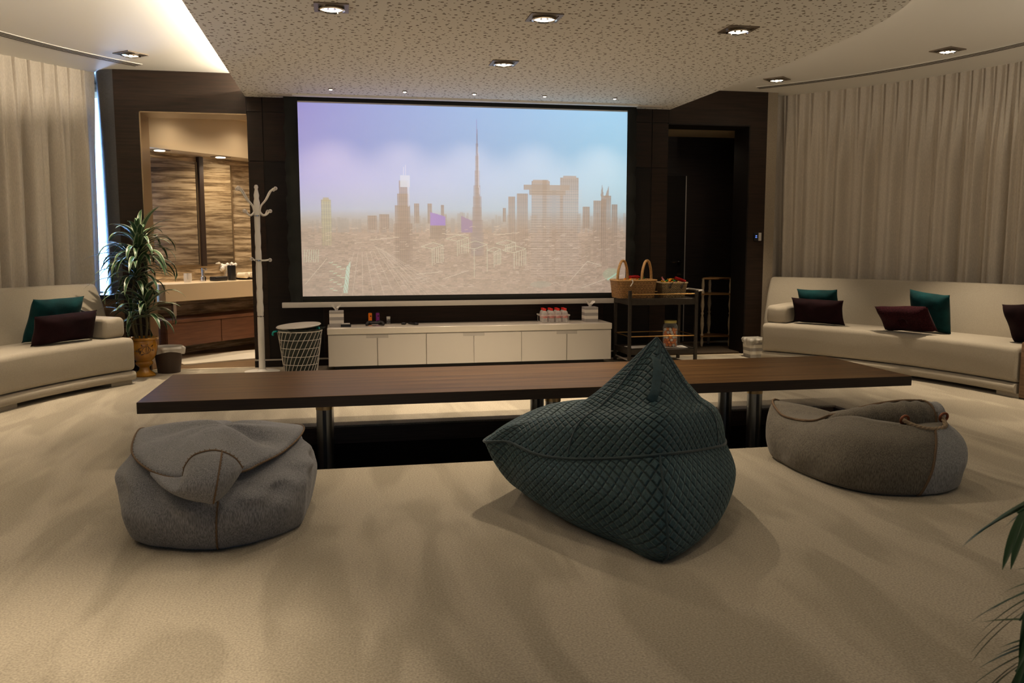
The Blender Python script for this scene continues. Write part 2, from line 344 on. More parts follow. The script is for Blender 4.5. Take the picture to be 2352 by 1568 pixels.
M['grey_canvas'] = fabric('grey_melange_canvas', (.27, .27, .29), (.12, .122, .135)); M['olive_canvas'] = fabric('taupe_melange_canvas', (.165, .142, .108), (.07, .06, .046))
M['canvas_cool_lit'] = fabric('taupe_canvas_cool_lit', (.31, .31, .31), (.16, .16, .165))  # paler, cooler copy of the taupe canvas with window light painted in
M['stitch'] = mat('brown_blanket_stitch', (.15, .095, .055), .9, bump=.8, bscale=150); M['rope'] = mat('twisted_rope', (.3, .22, .14), .9, bump=1, bscale=90)
M['copper'] = mat('copper_eyelet', (.25, .09, .05), .35, metal=.8)
def quilt():
    m, t, b = nt('quilted_petrol_velvet'); N = t.nodes; L = t.links; tc = N.new('ShaderNodeTexCoord')
    mp = N.new('ShaderNodeMapping'); mp.inputs['Rotation'].default_value = (0, 0, R_(45)); mp.inputs['Scale'].default_value = (34, 34, 34); L.new(tc.outputs['UV'], mp.inputs[0])
    sp = N.new('ShaderNodeSeparateXYZ'); L.new(mp.outputs[0], sp.inputs[0]); outs = []
    for k in (0, 1):
        fr = N.new('ShaderNodeMath'); fr.operation = 'FRACT'; L.new(sp.outputs[k], fr.inputs[0])
        s = N.new('ShaderNodeMath'); s.operation = 'SUBTRACT'; s.inputs[1].default_value = .5; L.new(fr.outputs[0], s.inputs[0])
        a = N.new('ShaderNodeMath'); a.operation = 'ABSOLUTE'; L.new(s.outputs[0], a.inputs[0])
        q = N.new('ShaderNodeMapRange'); q.inputs['From Min'].default_value = .5; q.inputs['From Max'].default_value = .22; q.interpolation_type = 'SMOOTHERSTEP'; L.new(a.outputs[0], q.inputs[0]); outs.append(q)
    mu = N.new('ShaderNodeMath'); mu.operation = 'MULTIPLY'; L.new(outs[0].outputs[0], mu.inputs[0]); L.new(outs[1].outputs[0], mu.inputs[1])
    pw = N.new('ShaderNodeMath'); pw.operation = 'POWER'; pw.inputs[1].default_value = .5; L.new(mu.outputs[0], pw.inputs[0])
    bp = N.new('ShaderNodeBump'); bp.inputs['Strength'].default_value = 1; bp.inputs['Distance'].default_value = .011; L.new(pw.outputs[0], bp.inputs['Height'])
    n = N.new('ShaderNodeTexNoise'); n.inputs['Scale'].default_value = 6; n.inputs['Distortion'].default_value = .5; L.new(tc.outputs['Object'], n.inputs['Vector'])
    b0 = N.new('ShaderNodeBump'); b0.inputs['Strength'].default_value = .35; b0.inputs['Distance'].default_value = .03; L.new(n.outputs['Fac'], b0.inputs['Height']); L.new(b0.outputs[0], bp.inputs['Normal']); L.new(bp.outputs[0], b.inputs['Normal'])
    f = N.new('ShaderNodeTexNoise'); f.inputs['Scale'].default_value = 150; L.new(tc.outputs['Object'], f.inputs['Vector'])
    r = N.new('ShaderNodeValToRGB'); r.color_ramp.elements[0].position = .3; r.color_ramp.elements[0].color = (.012, .037, .047, 1); r.color_ramp.elements[1].position = .7; r.color_ramp.elements[1].color = (.025, .07, .084, 1); L.new(f.outputs['Fac'], r.inputs[0])
    gr = N.new('ShaderNodeMapRange'); gr.inputs['From Max'].default_value = .35; gr.inputs['To Min'].default_value = .3; L.new(pw.outputs[0], gr.inputs[0])  # darkens the stitched grooves in the colour, painting in their crease shade
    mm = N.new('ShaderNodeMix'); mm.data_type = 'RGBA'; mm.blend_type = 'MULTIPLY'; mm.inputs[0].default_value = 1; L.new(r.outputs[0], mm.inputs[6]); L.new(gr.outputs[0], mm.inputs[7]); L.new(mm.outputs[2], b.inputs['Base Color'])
    b.inputs['Roughness'].default_value = .65; b.inputs['Sheen Weight'].default_value = .22; b.inputs['Sheen Roughness'].default_value = .35; b.inputs['Sheen Tint'].default_value = (.5, .85, .9, 1)
    return m
M['quilt'] = quilt(); M['petrol'] = mat('petrol_piping', (.012, .032, .04), .6, sheen=.3); M['petrol_light'] = mat('petrol_webbing', (.025, .06, .072), .7, noise=.2, nscale=60, bump=.3, bscale=90)
def leaf(name, g1, g2, cream, w):
    m, t, b = nt(name); N = t.nodes; L = t.links; tc = N.new('ShaderNodeTexCoord'); sp = N.new('ShaderNodeSeparateXYZ'); L.new(tc.outputs['UV'], sp.inputs[0])
    r = N.new('ShaderNodeValToRGB'); e = r.color_ramp.elements; e[0].position = 0; e[0].color = (*cream, 1); e[1].position = 1; e[1].color = (*cream, 1)
    for p, c in ((w, cream), (w + .06, g1), (.44, g1), (.48, g2), (.52, g2), (.56, g1), (1 - w - .06, g1), (1 - w, cream)): k = e.new(p); k.color = (*c, 1)
    L.new(sp.outputs[0], r.inputs[0]); L.new(r.outputs[0], b.inputs['Base Color']); b.inputs['Roughness'].default_value = .38; return m
M['dracaena'] = leaf('striped_dracaena_leaf', (.022, .065, .024), (.05, .12, .045), (.34, .38, .24), .10)
M['palm'] = leaf('palm_leaflet', (.012, .05, .012), (.02, .07, .018), (.015, .06, .015), .1)
M['urnband'] = M['glaze']

# ================================================================== SETTING
PIT = (-1.12, 3.74, 4.80, 5.97)
def floor():
    bm = B(); x0, x1, y0, y1 = PIT
    for a, b, c, d in ((-5, x0, -3.1, 11), (x1, 8, -3.1, 11), (x0, x1, -3.1, y0), (x0, x1, y1, 11)): pass
    Z = -.06
    box(bm, -5.2, x0, -3.1, WY + .02, Z, 0); box(bm, x1, 7.8, -3.1, WY + .02, Z, 0); box(bm, x0, x1, -3.1, y0, Z, 0); box(bm, x0, x1, y1, WY + .02, Z, 0)
    struct('floor', bm, M['carpet'])
    bm = B(); box(bm, -5.2, -2.15, WY + .02, 11.6, Z, 0); box(bm, 4.7, 7.8, WY + .02, 11.6, Z, 0); struct('floor_outer', bm, M['carpet'])
    bm = B(); box(bm, -4.4, 1.2, WY + .02, 13.2, Z - .01, -.004); struct('floor_bathroom', bm, M['tile'])
    bm = B(); box(bm, 3.3, 6.2, WY + .02, 11.2, Z - .01, -.004); struct('floor_corridor', bm, M['tile'])
    bm = B(); box(bm, -1.9, -.9, WY - .01, WY + .03, -.02, .004); struct('trim_1', bm, M['threshold'])
    bm = B(); box(bm, 3.52, 4.48, WY - .05, WY + .0, -.02, .006); struct('trim_2', bm, M['threshold'])
    # sunken pit below the table
    bm = B(); e = .04
    for nm, (a, b_, c, d) in (('back', (x0 - e, x1 + e, y1, y1 + e)), ('front', (x0 - e, x1 + e, y0 - e, y0)), ('left', (x0 - e, x0, y0, y1)), ('right', (x1, x1 + e, y0, y1))):
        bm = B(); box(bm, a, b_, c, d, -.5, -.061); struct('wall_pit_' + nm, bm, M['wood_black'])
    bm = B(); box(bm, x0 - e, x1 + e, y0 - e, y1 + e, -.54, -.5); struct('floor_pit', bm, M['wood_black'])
    bm = B()
    for a, b_, c, d in ((x0, x1, y1 - .012, y1), (x0, x0 + .012, y0, y1 - .012), (x1 - .012, x1, y0, y1 - .012)): box(bm, a, b_, c, d, -.125, -.012)
    struct('trim_3', bm, M['fascia'])
floor()
def ceilings():
    bm = B(); box(bm, -5.2, 7.8, -3.1, 11.0, ZH, ZH + .05); struct('ceiling', bm, M['ceil'])
    # lowered perforated field
    right = [(3.53, WY), (3.56, 7.8), (3.57, 6.9), (3.57, 6.1), (3.56, 5.6), (3.51, 5.2), (3.44, 4.92), (3.33, 4.62), (3.15, 4.3), (2.95, 4.0), (2.8, 3.7), (2.72, 3.3), (2.7, 2.8), (2.7, -3.0)]
    left = [(2 * CX - x, y) for x, y in right]; left = [(min(x, -.91) if y > 5.3 else x, y) for x, y in left]
    pts = [(-.905, WY)] + [(-.905, 5.3)] + [p for p in left if p[1] < 5.3]
    ring = right[::-1] + pts
    bm = B(); poly(bm, ring, ZL, ZL + .06); bmesh.ops.recalc_face_normals(bm, faces=bm.faces); struct('ceiling_lowered', bm, M['perf'])
    # blocking between lowered and raised ceiling, set back from the edge (cove)
    bm = B(); box(bm, -.45, 3.1, 5.3, WY, ZL + .06, ZH); struct('trim_4', bm, M['ceil'])
    # flush edge trims over the screen slot
    bm = B(); box(bm, -.72, -.44, 8.80, 8.86, ZL - .012, ZL); struct('trim_5', bm, M['alu'])
    bm = B(); box(bm, 3.07, 3.36, 8.80, 8.86, ZL - .012, ZL); struct('trim_6', bm, M['alu'])
    bm = B(); box(bm, -.44, 3.07, 8.74, 8.80, ZL - .02, ZL); struct('trim_7', bm, M['ceil'])
ceilings()
def walls():
    D = .37; y0 = WY; y1 = WY + D
    W1 = M['wood_wall']
    # left wall with bathroom opening
    bm = B(); box(bm, -2.12, -1.90, y0, y1, 0, ZH); box(bm, -1.90, -.9, y0, y1, 2.535, ZH); struct('wall_left', bm, W1)
    bm = B(); box(bm, 4.48, 4.68, y0, y1, 0, ZH); box(bm, 3.52, 4.48, y0, y1, 2.555, ZH); struct('wall_right', bm, W1)
    # screen wall: base, panels separated by shadow gaps
    bm = B(); box(bm, -.89, 3.51, y0 + .012, y1, 0, ZH); struct('wall_screen', bm, M['slot'])
    g = .004; xs = [(-.9, -.745), (-.745, -.2), (-.2, 2.8), (2.8, 3.33), (3.33, 3.52)]
    zs = [(.085, .64), (.64, 2.075), (2.075, 2.555), (2.555, ZH)]
    k = 8
    bmA = B(); bmB = B()
    for i, (a, b_) in enumerate(xs):
        for j, (c, d) in enumerate(zs):
            dark = i in (1, 3) and j < 2
            if i in (1, 3) and j == 0: continue
            if i in (1, 3) and j == 1: c = .085
            inset = .008 if dark else 0
            box(bmB if dark else bmA, a + g, b_ - g, y0 + inset, y0 + .03, c + g, d - g)
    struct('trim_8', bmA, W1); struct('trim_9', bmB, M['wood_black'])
    # jamb linings
    t_ = .012
    bm = B(); box(bm, -1.90, -1.90 + t_, y0 + .004, y1, 0, 2.535); box(bm, -1.90, -.9, y0 + .004, y1, 2.535 - t_, 2.535); struct('door_1', bm, M['frame_alu'])
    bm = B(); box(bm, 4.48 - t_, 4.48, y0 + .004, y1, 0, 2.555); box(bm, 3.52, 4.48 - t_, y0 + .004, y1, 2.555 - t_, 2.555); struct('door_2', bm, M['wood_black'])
    # kick recess and metal strip
    bm = B(); box(bm, -.9, 3.52, y0 - .002, y0 + .02, .068, .082); struct('baseboard_screen', bm, M['alu'])
    bm = B(); box(bm, -.9, 3.52, y0 + .004, y0 + .02, 0, .068); struct('baseboard_recess', bm, M['wood_black'])
    # grey textile pier beside the left window, wooden base below the sill
    bm = B(); n = 10; pts = []
    for i in range(n + 1):
        a = R_(90 * i / n); pts.append((-2.12 - .216 * math.sin(a), y0 + .34 * (1 - math.cos(a)) + .002))
    pts = [(-2.12, y1 + .3)] + pts[0:1] + pts[1:] + [(-2.336, y1 + .3)]
    poly(bm, pts, .76, ZH); bmesh.ops.recalc_face_normals(bm, faces=bm.faces); struct('wall_pier_left', bm, M['pier'], smooth=40)
    bm = B(); box(bm, -2.36, -2.121, y0 + .02, y1 + .3, .0, .72); struct('trim_10', bm, M['boxwood'])
    bm = B(); box(bm, -2.40, -2.121, y0 - .0, y1 + .3, .72, .76); struct('trim_11', bm, M['black'])
    # right pier
    bm = B(); box(bm, 4.68, 4.80, y0 - .0, y1 + .2, 0, ZH); struct('wall_pier_right', bm, M['sidepier'])
    # round outer walls behind the curtains
    def arcwall(name, a0, a1, r=5.75):
        bm = B(); sweep_arc(bm, [(r, 0), (r + .15, 0), (r + .15, ZH), (r, ZH)], a0, a1, 30); struct(name, bm, M['sidepier'])
    arcwall('wall_round_right', -22, 40); arcwall('wall_round_left', 140, 202)
    bm = B(); box(bm, -3.35, -3.2, 9.36, 9.42, 0, ZH); box(bm, 5.5, 6.0, 9.36, 9.42, 0, ZH); struct('wall_outer', bm, M['sidepier'])
    bm = B(); box(bm, 4.80, 5.5, 9.5, 9.56, 0, ZH); struct('wall_right_return', bm, M['sidepier'])
    # the back of the room behind the camera
    bm = B(); box(bm, -4.35, -4.2, -3.1, 3.8, 0, ZH); struct('wall_back_left', bm, M['sidepier'])
    bm = B(); box(bm, 6.8, 6.95, -3.1, 3.8, 0, ZH); struct('wall_back_right', bm, M['sidepier'])
    bm = B(); box(bm, -4.35, -1.5, -3.1, -3.0, 0, ZH); box(bm, 4.1, 6.95, -3.1, -3.0, 0, ZH); box(bm, -1.5, 4.1, -3.1, -3.0, 0, .4); box(bm, -1.5, 4.1, -3.1, -3.0, 2.5, ZH); struct('wall_back', bm, M['sidepier'])
    bm = B()
    for x in (-1.5, .37, 2.24, 4.06): box(bm, x, x + .05, -3.09, -3.02, .4, 2.5)
    box(bm, -1.5, 4.1, -3.09, -3.02, .4, .45); box(bm, -1.5, 4.1, -3.09, -3.02, 2.45, 2.5); struct('window_2', bm, M['alu'])
    # daylit strip window at the left
    bm = B(); v = [bm.verts.new(p) for p in ((-2.34, 9.72, .76), (-3.2, 9.72, .76), (-3.2, 9.72, ZH - .3), (-2.34, 9.72, ZH - .3))]; bm.faces.new(v)
    struct('window_1', bm, M['daypane'])
walls()

# ------------------------------------------------------------------ bathroom behind the left opening
VA = Vector((-1.75, 9.73, 0)); VD = Vector((math.cos(R_(50)), math.sin(R_(50)), 0)); VN = Vector((-VD.y, VD.x, 0))
def vp(s, n, z): return VA + VD * s + VN * n + Vector((0, 0, z))
def vbox(bm, s0, s1, n0, n1, z0, z1, bev=0):
    Mx = Matrix.Translation(vp((s0 + s1) / 2, (n0 + n1) / 2, (z0 + z1) / 2)) @ Matrix.Rotation(R_(50), 4, 'Z')
    return tbox(bm, Mx, s1 - s0, n1 - n0, z1 - z0, bev)
def bathroom():
    bm = B(); vbox(bm, -.35, 3.4, .5, .6, 0, 2.9); struct('wall_bathroom_vanity', bm, M['marble'])
    bm = B(); box(bm, .95, 1.05, 9.39, 13, 0, 2.9); struct('wall_bathroom_right', bm, M['marble'])
    bm = B(); box(bm, -.88, .95, 9.39, 9.45, 0, 2.9); struct('wall_bathroom_front', bm, M['marble'])
    bm = B(); box(bm, -2.5, -2.4, 9.76, 10.6, 0, 2.9); struct('wall_bathroom_left', bm, M['marble'])
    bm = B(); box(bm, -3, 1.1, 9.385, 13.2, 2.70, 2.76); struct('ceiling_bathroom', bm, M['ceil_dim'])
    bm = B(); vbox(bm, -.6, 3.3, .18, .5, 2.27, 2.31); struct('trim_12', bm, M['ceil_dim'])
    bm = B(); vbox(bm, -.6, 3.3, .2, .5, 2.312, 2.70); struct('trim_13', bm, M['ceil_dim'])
    bm = B(); tbox(bm, Matrix.Translation((-1.15, 9.78, 2.66)) @ Matrix.Rotation(R_(12), 4, 'Z'), .75, .06, .05); struct('trim_14', bm, M['frame_alu'])
    # mirrors
    for i, (s0, s1, lab) in enumerate(((-.12, .75, 'large frameless bathroom mirror left of the dark upright bar'), (.83, 1.27, 'narrow bathroom mirror right of the dark upright bar'))):
        t = thing('wall_mirror', lab, 'mirror', vp(s0, .48, 1.02))
        bm = B(); vbox(bm, s0, s1, .485, .499, 1.02, 2.2); obj('mirror_glass', bm, M['mirror'], t)
        bm = B(); vbox(bm, s0, s1, .48, .499, 1.0, 1.018); vbox(bm, s1, s1 + .012, .478, .499, 1.0, 2.2); obj('mirror_frame', bm, M['frame_alu'], t)
    t = B(); vbox(t, .765, .825, .45, .5, 1.0, 2.26); tag(obj('mirror_divider', t, M['leather']), 'dark upright bar between the two bathroom mirrors', 'bar')
    # vanity counter
    t = thing('vanity_counter', 'thick cream bathroom counter floating in front of travertine wall', 'counter', vp(.8, .25, .64))
    bm = B(); vbox(bm, -.15, 2.7, 0, .498, .64, .83, .006); obj('worktop', bm, M['counter'], t)
    bm = B(); vbox(bm, .15, .19, .25, .29, .45, .64); tube(bm, [vp(.17, .27, .47), vp(.17, .27, .42), vp(.17, .4, .42), vp(.17, .497, .42)], .018); obj('drain_trap', bm, M['chrome'], t, smooth=40)
    # wooden low cabinet
    t = thing('vanity_cabinet', 'low walnut drawer cabinet mounted under the cream counter', 'cabinet', vp(.8, .25, .16))
    bm = B(); vbox(bm, -.15, 2.7, .0, .498, .41, .44); vbox(bm, -.15, 2.7, .02, .498, .15, .41); obj('cabinet_body', bm, M['walnut'], t)
    for s in (-.145, .60, 1.345): bm = B(); vbox(bm, s, s + .735, .004, .02, .155, .405, .003); obj('drawer', bm, M['walnut'], t)
    # tall runner
    bm = B(); Mx = Matrix.Translation((-1.15, 10.03, .004)) @ Matrix.Rotation(R_(27), 4, 'Z'); tbox(bm, Mx, 1.5, .75, .012); tag(obj('bath_rug', bm, M['rug_w']), 'white bath runner lying on plank tiles in front of the vanity', 'rug')
    # items on the counter
    def on(s, n): p = vp(s, n, .832); return p
    p = on(.32, .2); bm = B(); lathe(bm, [(.038, 0), (.045, .03), (.042, .1), (.036, .1), (.036, .02), (0, .02)], p); tag(obj('drinking_glass', bm, M['crystal']), 'short pinkish tumbler on the cream counter, behind the plant', 'glass')
    p = on(.62, .3); t = thing('basin_faucet', 'slim glass and chrome faucet on the cream counter', 'faucet', p)
    bm = B(); lathe(bm, [(.035, 0), (.035, .05), (.02, .06), (.02, .15), (0, .15)], p); obj('faucet_body', bm, M['chrome'], t, smooth=40)
    bm = B(); tube(bm, [p + Vector((0, 0, .14)), p + Vector((.05, -.08, .14)), p + Vector((.05, -.09, .12))], .012); obj('spout', bm, M['chrome'], t, smooth=40)
    p = on(.78, .22); bm = B(); tbox(bm, Matrix.Translation(p + Vector((0, 0, .025))) @ Matrix.Rotation(R_(50), 4, 'Z'), .19, .1, .05, .012, 3); tag(obj('soap_tray', bm, M['black'], smooth=40), 'low black soap tray on the cream counter', 'tray')
    p = on(.98, .22); bm = B(); lathe(bm, [(.045, 0), (.048, .01), (.048, .17), (.04, .175), (.04, .15), (0, .15)], p); tag(obj('toothbrush_cup', bm, M['black'], smooth=40), 'tall black cup on the cream counter next to rolled towels', 'cup')
    p = on(1.35, .22); bm = B(); lathe(bm, [(0, 0), (.2, 0), (.23, .02), (.215, .022), (0, .012)], p, sx=1.3, sy=.7, n=40); tag(obj('towel_tray', bm, M['leather'], smooth=40), 'dark oval tray under the rolled white towels', 'tray')
    for k in range(6):
        q = p + VD * (-.2 + .08 * k) + Vector((0, 0, .05)); bm = B(); tube(bm, [q + VN * (-.07), q + VN * (-.066), q + VN * (.066), q + VN * (.07)], [.02, .034, .034, .02], 12)
        tag(obj('rolled_towel', bm, M['towel'], smooth=60), 'small rolled white towel lying on the dark oval bathroom tray', 'towel', 'rolled white towels on the bathroom tray')
    # flowers: cluster behind
    q = on(1.12, .42); t = thing('flower_arrangement', 'small bunch of pale flowers behind the rolled towels', 'flowers', q)
    bm = B(); lathe(bm, [(.04, 0), (.05, .05), (.03, .1), (.03, .11), (0, .11)], q); obj('vase', bm, M['glass'], t, smooth=40)
    bm = B()
    for k in range(16):
        c = q + Vector((random.uniform(-.09, .09), random.uniform(-.04, .04), .14 + random.uniform(-.03, .05))); g = bmesh.ops.create_icosphere(bm, subdivisions=1, radius=random.uniform(.02, .032)); [setattr(v, 'co', v.co + c) for v in g['verts']]
    obj('blossoms', bm, M['paper'], t, smooth=60)
    # lights
    def dl(p, pw, lab, size=80):
        t = thing('recessed_light', lab, 'light', p, R_(50)); bm = B(); tbox(bm, Matrix.Translation(p + Vector((0, 0, -.003))) @ Matrix.Rotation(R_(50), 4, 'Z'), .16, .16, .006); obj('light_frame', bm, M['lampframe'], t)
        bm = B(); lathe(bm, [(0, -.012), (.055, -.012), (.055, -.006)], p, 24); obj('lamp', bm, M['lamp'], t); spot('bath_spot', p + Vector((0, 0, -.02)), pw, 150, .9, WARM, target=p + Vector((0, 0, -1)), rad=.05, parent=t)
    dl(vp(.12, .32, 2.27), 34, 'square recessed light in the bathroom soffit, left one'); dl(vp(.97, .32, 2.27), 34, 'square recessed light in the bathroom soffit, right one')
    dl(vp(.15, -.1, 2.70), 14, 'recessed light in the bathroom ceiling above the left mirror'); dl(vp(1.1, -.1, 2.70), 14, 'recessed light in the bathroom ceiling above the right mirror')
    dl(Vector((-1.06, 9.98, 2.70)), 40, 'recessed light at the top right corner of the bathroom opening'); dl(Vector((.35, 11, 2.70)), 170, 'added unseen light deep in the bathroom ceiling, brightening the right wall')  # the second is added out of view to brighten the wall the mirrors reflect
bathroom()

# ------------------------------------------------------------------ corridor behind the right opening
def corridor():
    bm = B(); box(bm, 3.0, 6.2, 10.35, 10.45, 0, 2.9)
    struct('wall_corridor_back', bm, M['wood_warm'])
    bm = B(); box(bm, 5.2, 5.3, 9.4, 10.35, 0, 2.9); struct('wall_corridor_right', bm, M['wood_warm'])
    bm = B(); box(bm, 3.3, 3.4, 9.4, 10.35, 0, 2.9); struct('wall_corridor_left', bm, M['wood_warm'])
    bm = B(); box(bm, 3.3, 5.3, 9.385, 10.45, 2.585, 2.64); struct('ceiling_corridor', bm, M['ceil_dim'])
    t = thing('door_3', None, None, (3.9, 10.33, 0)); t['kind'] = 'structure'
    bm = B(); box(bm, 3.42, 4.265, 10.31, 10.348, .01, 2.1, .003); obj('door_leaf', bm, M['wood_black'], t)
    bm = B(); box(bm, 4.268, 4.28, 10.318, 10.348, .01, 2.1); obj('edge_strip', bm, M['alu'], t)
    bm = B(); box(bm, 4.17, 4.22, 10.302, 10.31, .98, 1.05); tube(bm, [(4.2, 10.305, 1.02), (4.2, 10.26, 1.02), (4.19, 10.255, 1.02), (4.05, 10.255, 1.02)], .011); obj('door_handle', bm, M['chrome'], t, smooth=40)
    bm = B(); box(bm, 4.17, 4.22, 10.302, 10.31, .86, .91); obj('lock_plate', bm, M['chrome'], t)
    bm = B(); box(bm, 3.55, 4.75, 9.12, 10.05, -.003, .014, .004); tag(obj('door_mat', bm, M['mat_b']), 'rough brown mat on the floor inside the right doorway', 'mat')
    spot('corridor_spot', (4.2, 9.65, 2.55), 5, 150, .9, WARM2, target=(4.3, 9.8, 0), rad=.1)
    # etagere
    c = Vector((4.43, 9.78, .005)); t = thing('corner_stand', 'small corner stand with turned ivory legs and gilt shelves in the right doorway', 'stand', c)
    fx = [(-.17, -.08), (.17, -.12), (.02, .15)]
    prof = [(.012, 0), (.02, .05), (.013, .1), (.02, .11), (.02, .14), (.012, .16), (.024, .26), (.02, .34), (.012, .38), (.02, .4), (.012, .42), (.024, .5), (.014, .6), (.02, .62), (.02, .66), (.014, .68), (.02, .74), (.014, .8), (.018, .82)]
    for dx, dy in fx: bm = B(); lathe(bm, prof, c + Vector((dx, dy, .01)), 14); obj('leg', bm, M['ivory'], t, smooth=50)
    for z in (.13, .64):
        bm = B(); poly(bm, [(c.x - .2, c.y - .11), (c.x + .2, c.y - .15), (c.x + .17, c.y + .05), (c.x + .02, c.y + .18), (c.x - .14, c.y + .05)], z, z + .018); bmesh.ops.recalc_face_normals(bm, faces=bm.faces); obj('shelf', bm, M['giltwood'], t)
    bm = B(); tube(bm, [c + Vector((-.17, -.08, .83)), c + Vector((0, -.13, .83)), c + Vector((.17, -.12, .83)), c + Vector((.02, .15, .83)), c + Vector((-.17, -.08, .83))], .013); obj('top_rail', bm, M['giltwood'], t, smooth=50)
corridor()
# thermostat
t = thing('wall_thermostat', 'small black wall controller with blue display beside right doorway', 'thermostat', (4.6, WY - .005, 1.33))
bm = B(); box(bm, 4.555, 4.605, WY - .014, WY, 1.285, 1.375, .004); obj('control_panel', bm, M['black'], t)
bm = B(); box(bm, 4.61, 4.645, WY - .012, WY, 1.285, 1.375, .004); obj('switch_plate', bm, M['cardboard_grey'], t)
bm = B(); box(bm, 4.57, 4.59, WY - .0155, WY - .0138, 1.318, 1.326); box(bm, 4.572, 4.588, WY - .0155, WY - .0138, 1.335, 1.345); obj('display', bm, M['display'], t)

# ================================================================== CEILING FIXTURES
def downlight(x, y, z, rz, lab, power=None, size=54, tgt=None, vis=True, group=None):
    t = thing('recessed_downlight', lab, 'downlight', (x, y, z), rz, group)
    if vis:
        bm = B(); s = .105
        for a, b_, c, d in ((-s, s, -s, -s + .025), (-s, s, s - .025, s), (-s, -s + .025, -s + .025, s - .025), (s - .025, s, -s + .025, s - .025)): box(bm, a, b_, c, d, -.008, 0)
        box(bm, -s + .02, s - .02, -s + .02, s - .02, -.004, -.001); obj('frame', bm, M['lampframe'], t, local=True)
        bm = B(); lathe(bm, [(.078, -.004), (.082, -.02), (.07, -.024), (.066, -.012)], n=32, cap=False); obj('gimbal_ring', bm, M['lampface'], t, local=True, smooth=60)
        bm = B(); lathe(bm, [(0.03, -.012), (.066, -.014)], n=32, cap=False); lathe(bm, [(0, -.03), (.012, -.028), (.014, -.012)], n=16, cap=False); obj('lamp', bm, M['lamp'], t, local=True)
        bm = B(); lathe(bm, [(0.014, -.0125), (.03, -.013)], n=24, cap=False); obj('reflector', bm, M['lampface'], t, local=True)
    s = spot('downlight_beam', (x, y, z - .035), (power or P_DOWN) * K_DOWN, size, 1.0, WARM, target=tgt or (x, y, 0), rad=.03, parent=t)
    spot('downlight_spill', (x, y, z - .035), (power or P_DOWN) * K_SPILL, 165, .7, WARM, target=tgt or (x, y, 0), rad=.03, parent=t)
    return t
for x, y, lab, pw in ((-.03, 5.58, 'leftmost square downlight in the perforated ceiling', 26), (1.31, 5.56, 'downlight in the perforated ceiling above the middle of the table', 34),
                  (2.68, 5.62, 'rightmost square downlight in the perforated ceiling', 26), (1.31, 6.98, 'downlight in the perforated ceiling nearest the screen', 26)):
    downlight(x, y, ZL, R_(0), lab, pw * ((.68 if x > 1 and x < 2 else .2) if y < 6 else 1.8), size=112 if y < 6 else 88)
for i, (a, lab, pw) in enumerate(((40.5, 'right recessed downlight nearest the doorway wall', 30), (16.4, 'right recessed downlight above the sofa middle', 34), (139.5, 'recessed downlight in the left ceiling near the curtain end', 30))):
    p = arc_pt(a, 4.06, ZH); downlight(p.x, p.y, ZH, R_(a), lab, pw)
for a, pw in ((163.6, 34), (187.7, 16), (-7.7, 30), (236, 42), (212, 14), (-33, 14)):
    p = arc_pt(a, 4.06, ZH); downlight(p.x, p.y, ZH, R_(a), 'recessed downlight of the round ceiling, beyond the picture edge', pw, group='downlights behind the picture edge')
for x, y, pw in ((2.0, 2.1, 22), (1.3, 3.4, 9), (.3, 2.6, 14), (1.3, .3, 10), (-.03, 7.0, 16), (2.68, 7.0, 16)):
    if y < 6.9: downlight(x, y, ZL, 0, 'downlight in the perforated ceiling, beyond the picture edge', pw * .14, size=100, group='downlights behind the picture edge')
names = ['leftmost of the five pin lights over the screen', 'second pin light from the left over the screen', 'middle one of the five pin lights over the screen', 'second pin light from the right over the screen', 'rightmost of the five pin lights over the screen']
for x, lab in zip((-.07, .62, 1.29, 1.99, 2.71), names):
    y = 8.42; t = thing('pin_light', lab, 'light', (x, y, ZL))
    bm = B(); lathe(bm, [(.02, 0), (.026, -.006), (.02, -.01), (.018, -.004)], (x, y, ZL), 20, cap=False); obj('rim', bm, M['lampframe'], t, smooth=60)
    bm = B(); lathe(bm, [(0, -.016), (.012, -.013), (.018, -.004)], (x, y, ZL), 16, cap=False); obj('bulb', bm, M['lamp_small'], t, smooth=60)
    spot('pin_beam', (x, y, ZL - .02), P_PIN, 96, 1.0, (1, .72, .5), target=(x, y + .12, ZL - 1), rad=.01, parent=t)
# added floor lamps, out of view beyond the picture edges, to brighten the ceiling
def torchiere(x, y, lab, pw):
    t = thing('added_floor_lamp', lab, 'lamp', (x, y, 0))
    bm = B(); lathe(bm, [(0, 0), (.15, 0), (.15, .015), (.02, .025), (.012, .04), (.012, 1.7), (.03, 1.72), (0, 1.72)], (x, y, 0), 28); obj('pole', bm, M['dark_metal'], t, smooth=40)
    bm = B(); lathe(bm, [(.03, 1.715), (.16, 1.80), (.165, 1.82), (.15, 1.81), (.03, 1.735)], (x, y, 0), 32, cap=False); obj('bowl_shade', bm, M['alu'], t, smooth=50)
    bm = B(); lathe(bm, [(0, 1.73), (.03, 1.735), (.03, 1.77), (0, 1.79)], (x, y, 0), 16); obj('bulb', bm, M['lamp'], t, smooth=50)
    spot('added_uplight', (x, y, 1.84), pw, 178, .15, (1, .88, .70), target=(x, y, 5), rad=.08, parent=t)
torchiere(-3.1, 4.3, 'added dark torchiere brightening the ceiling at the left, beyond the picture edge', P_ADDED_UP); torchiere(5.75, 3.6, 'added dark torchiere brightening the ceiling at the right, beyond the picture edge', P_ADDED_UP)
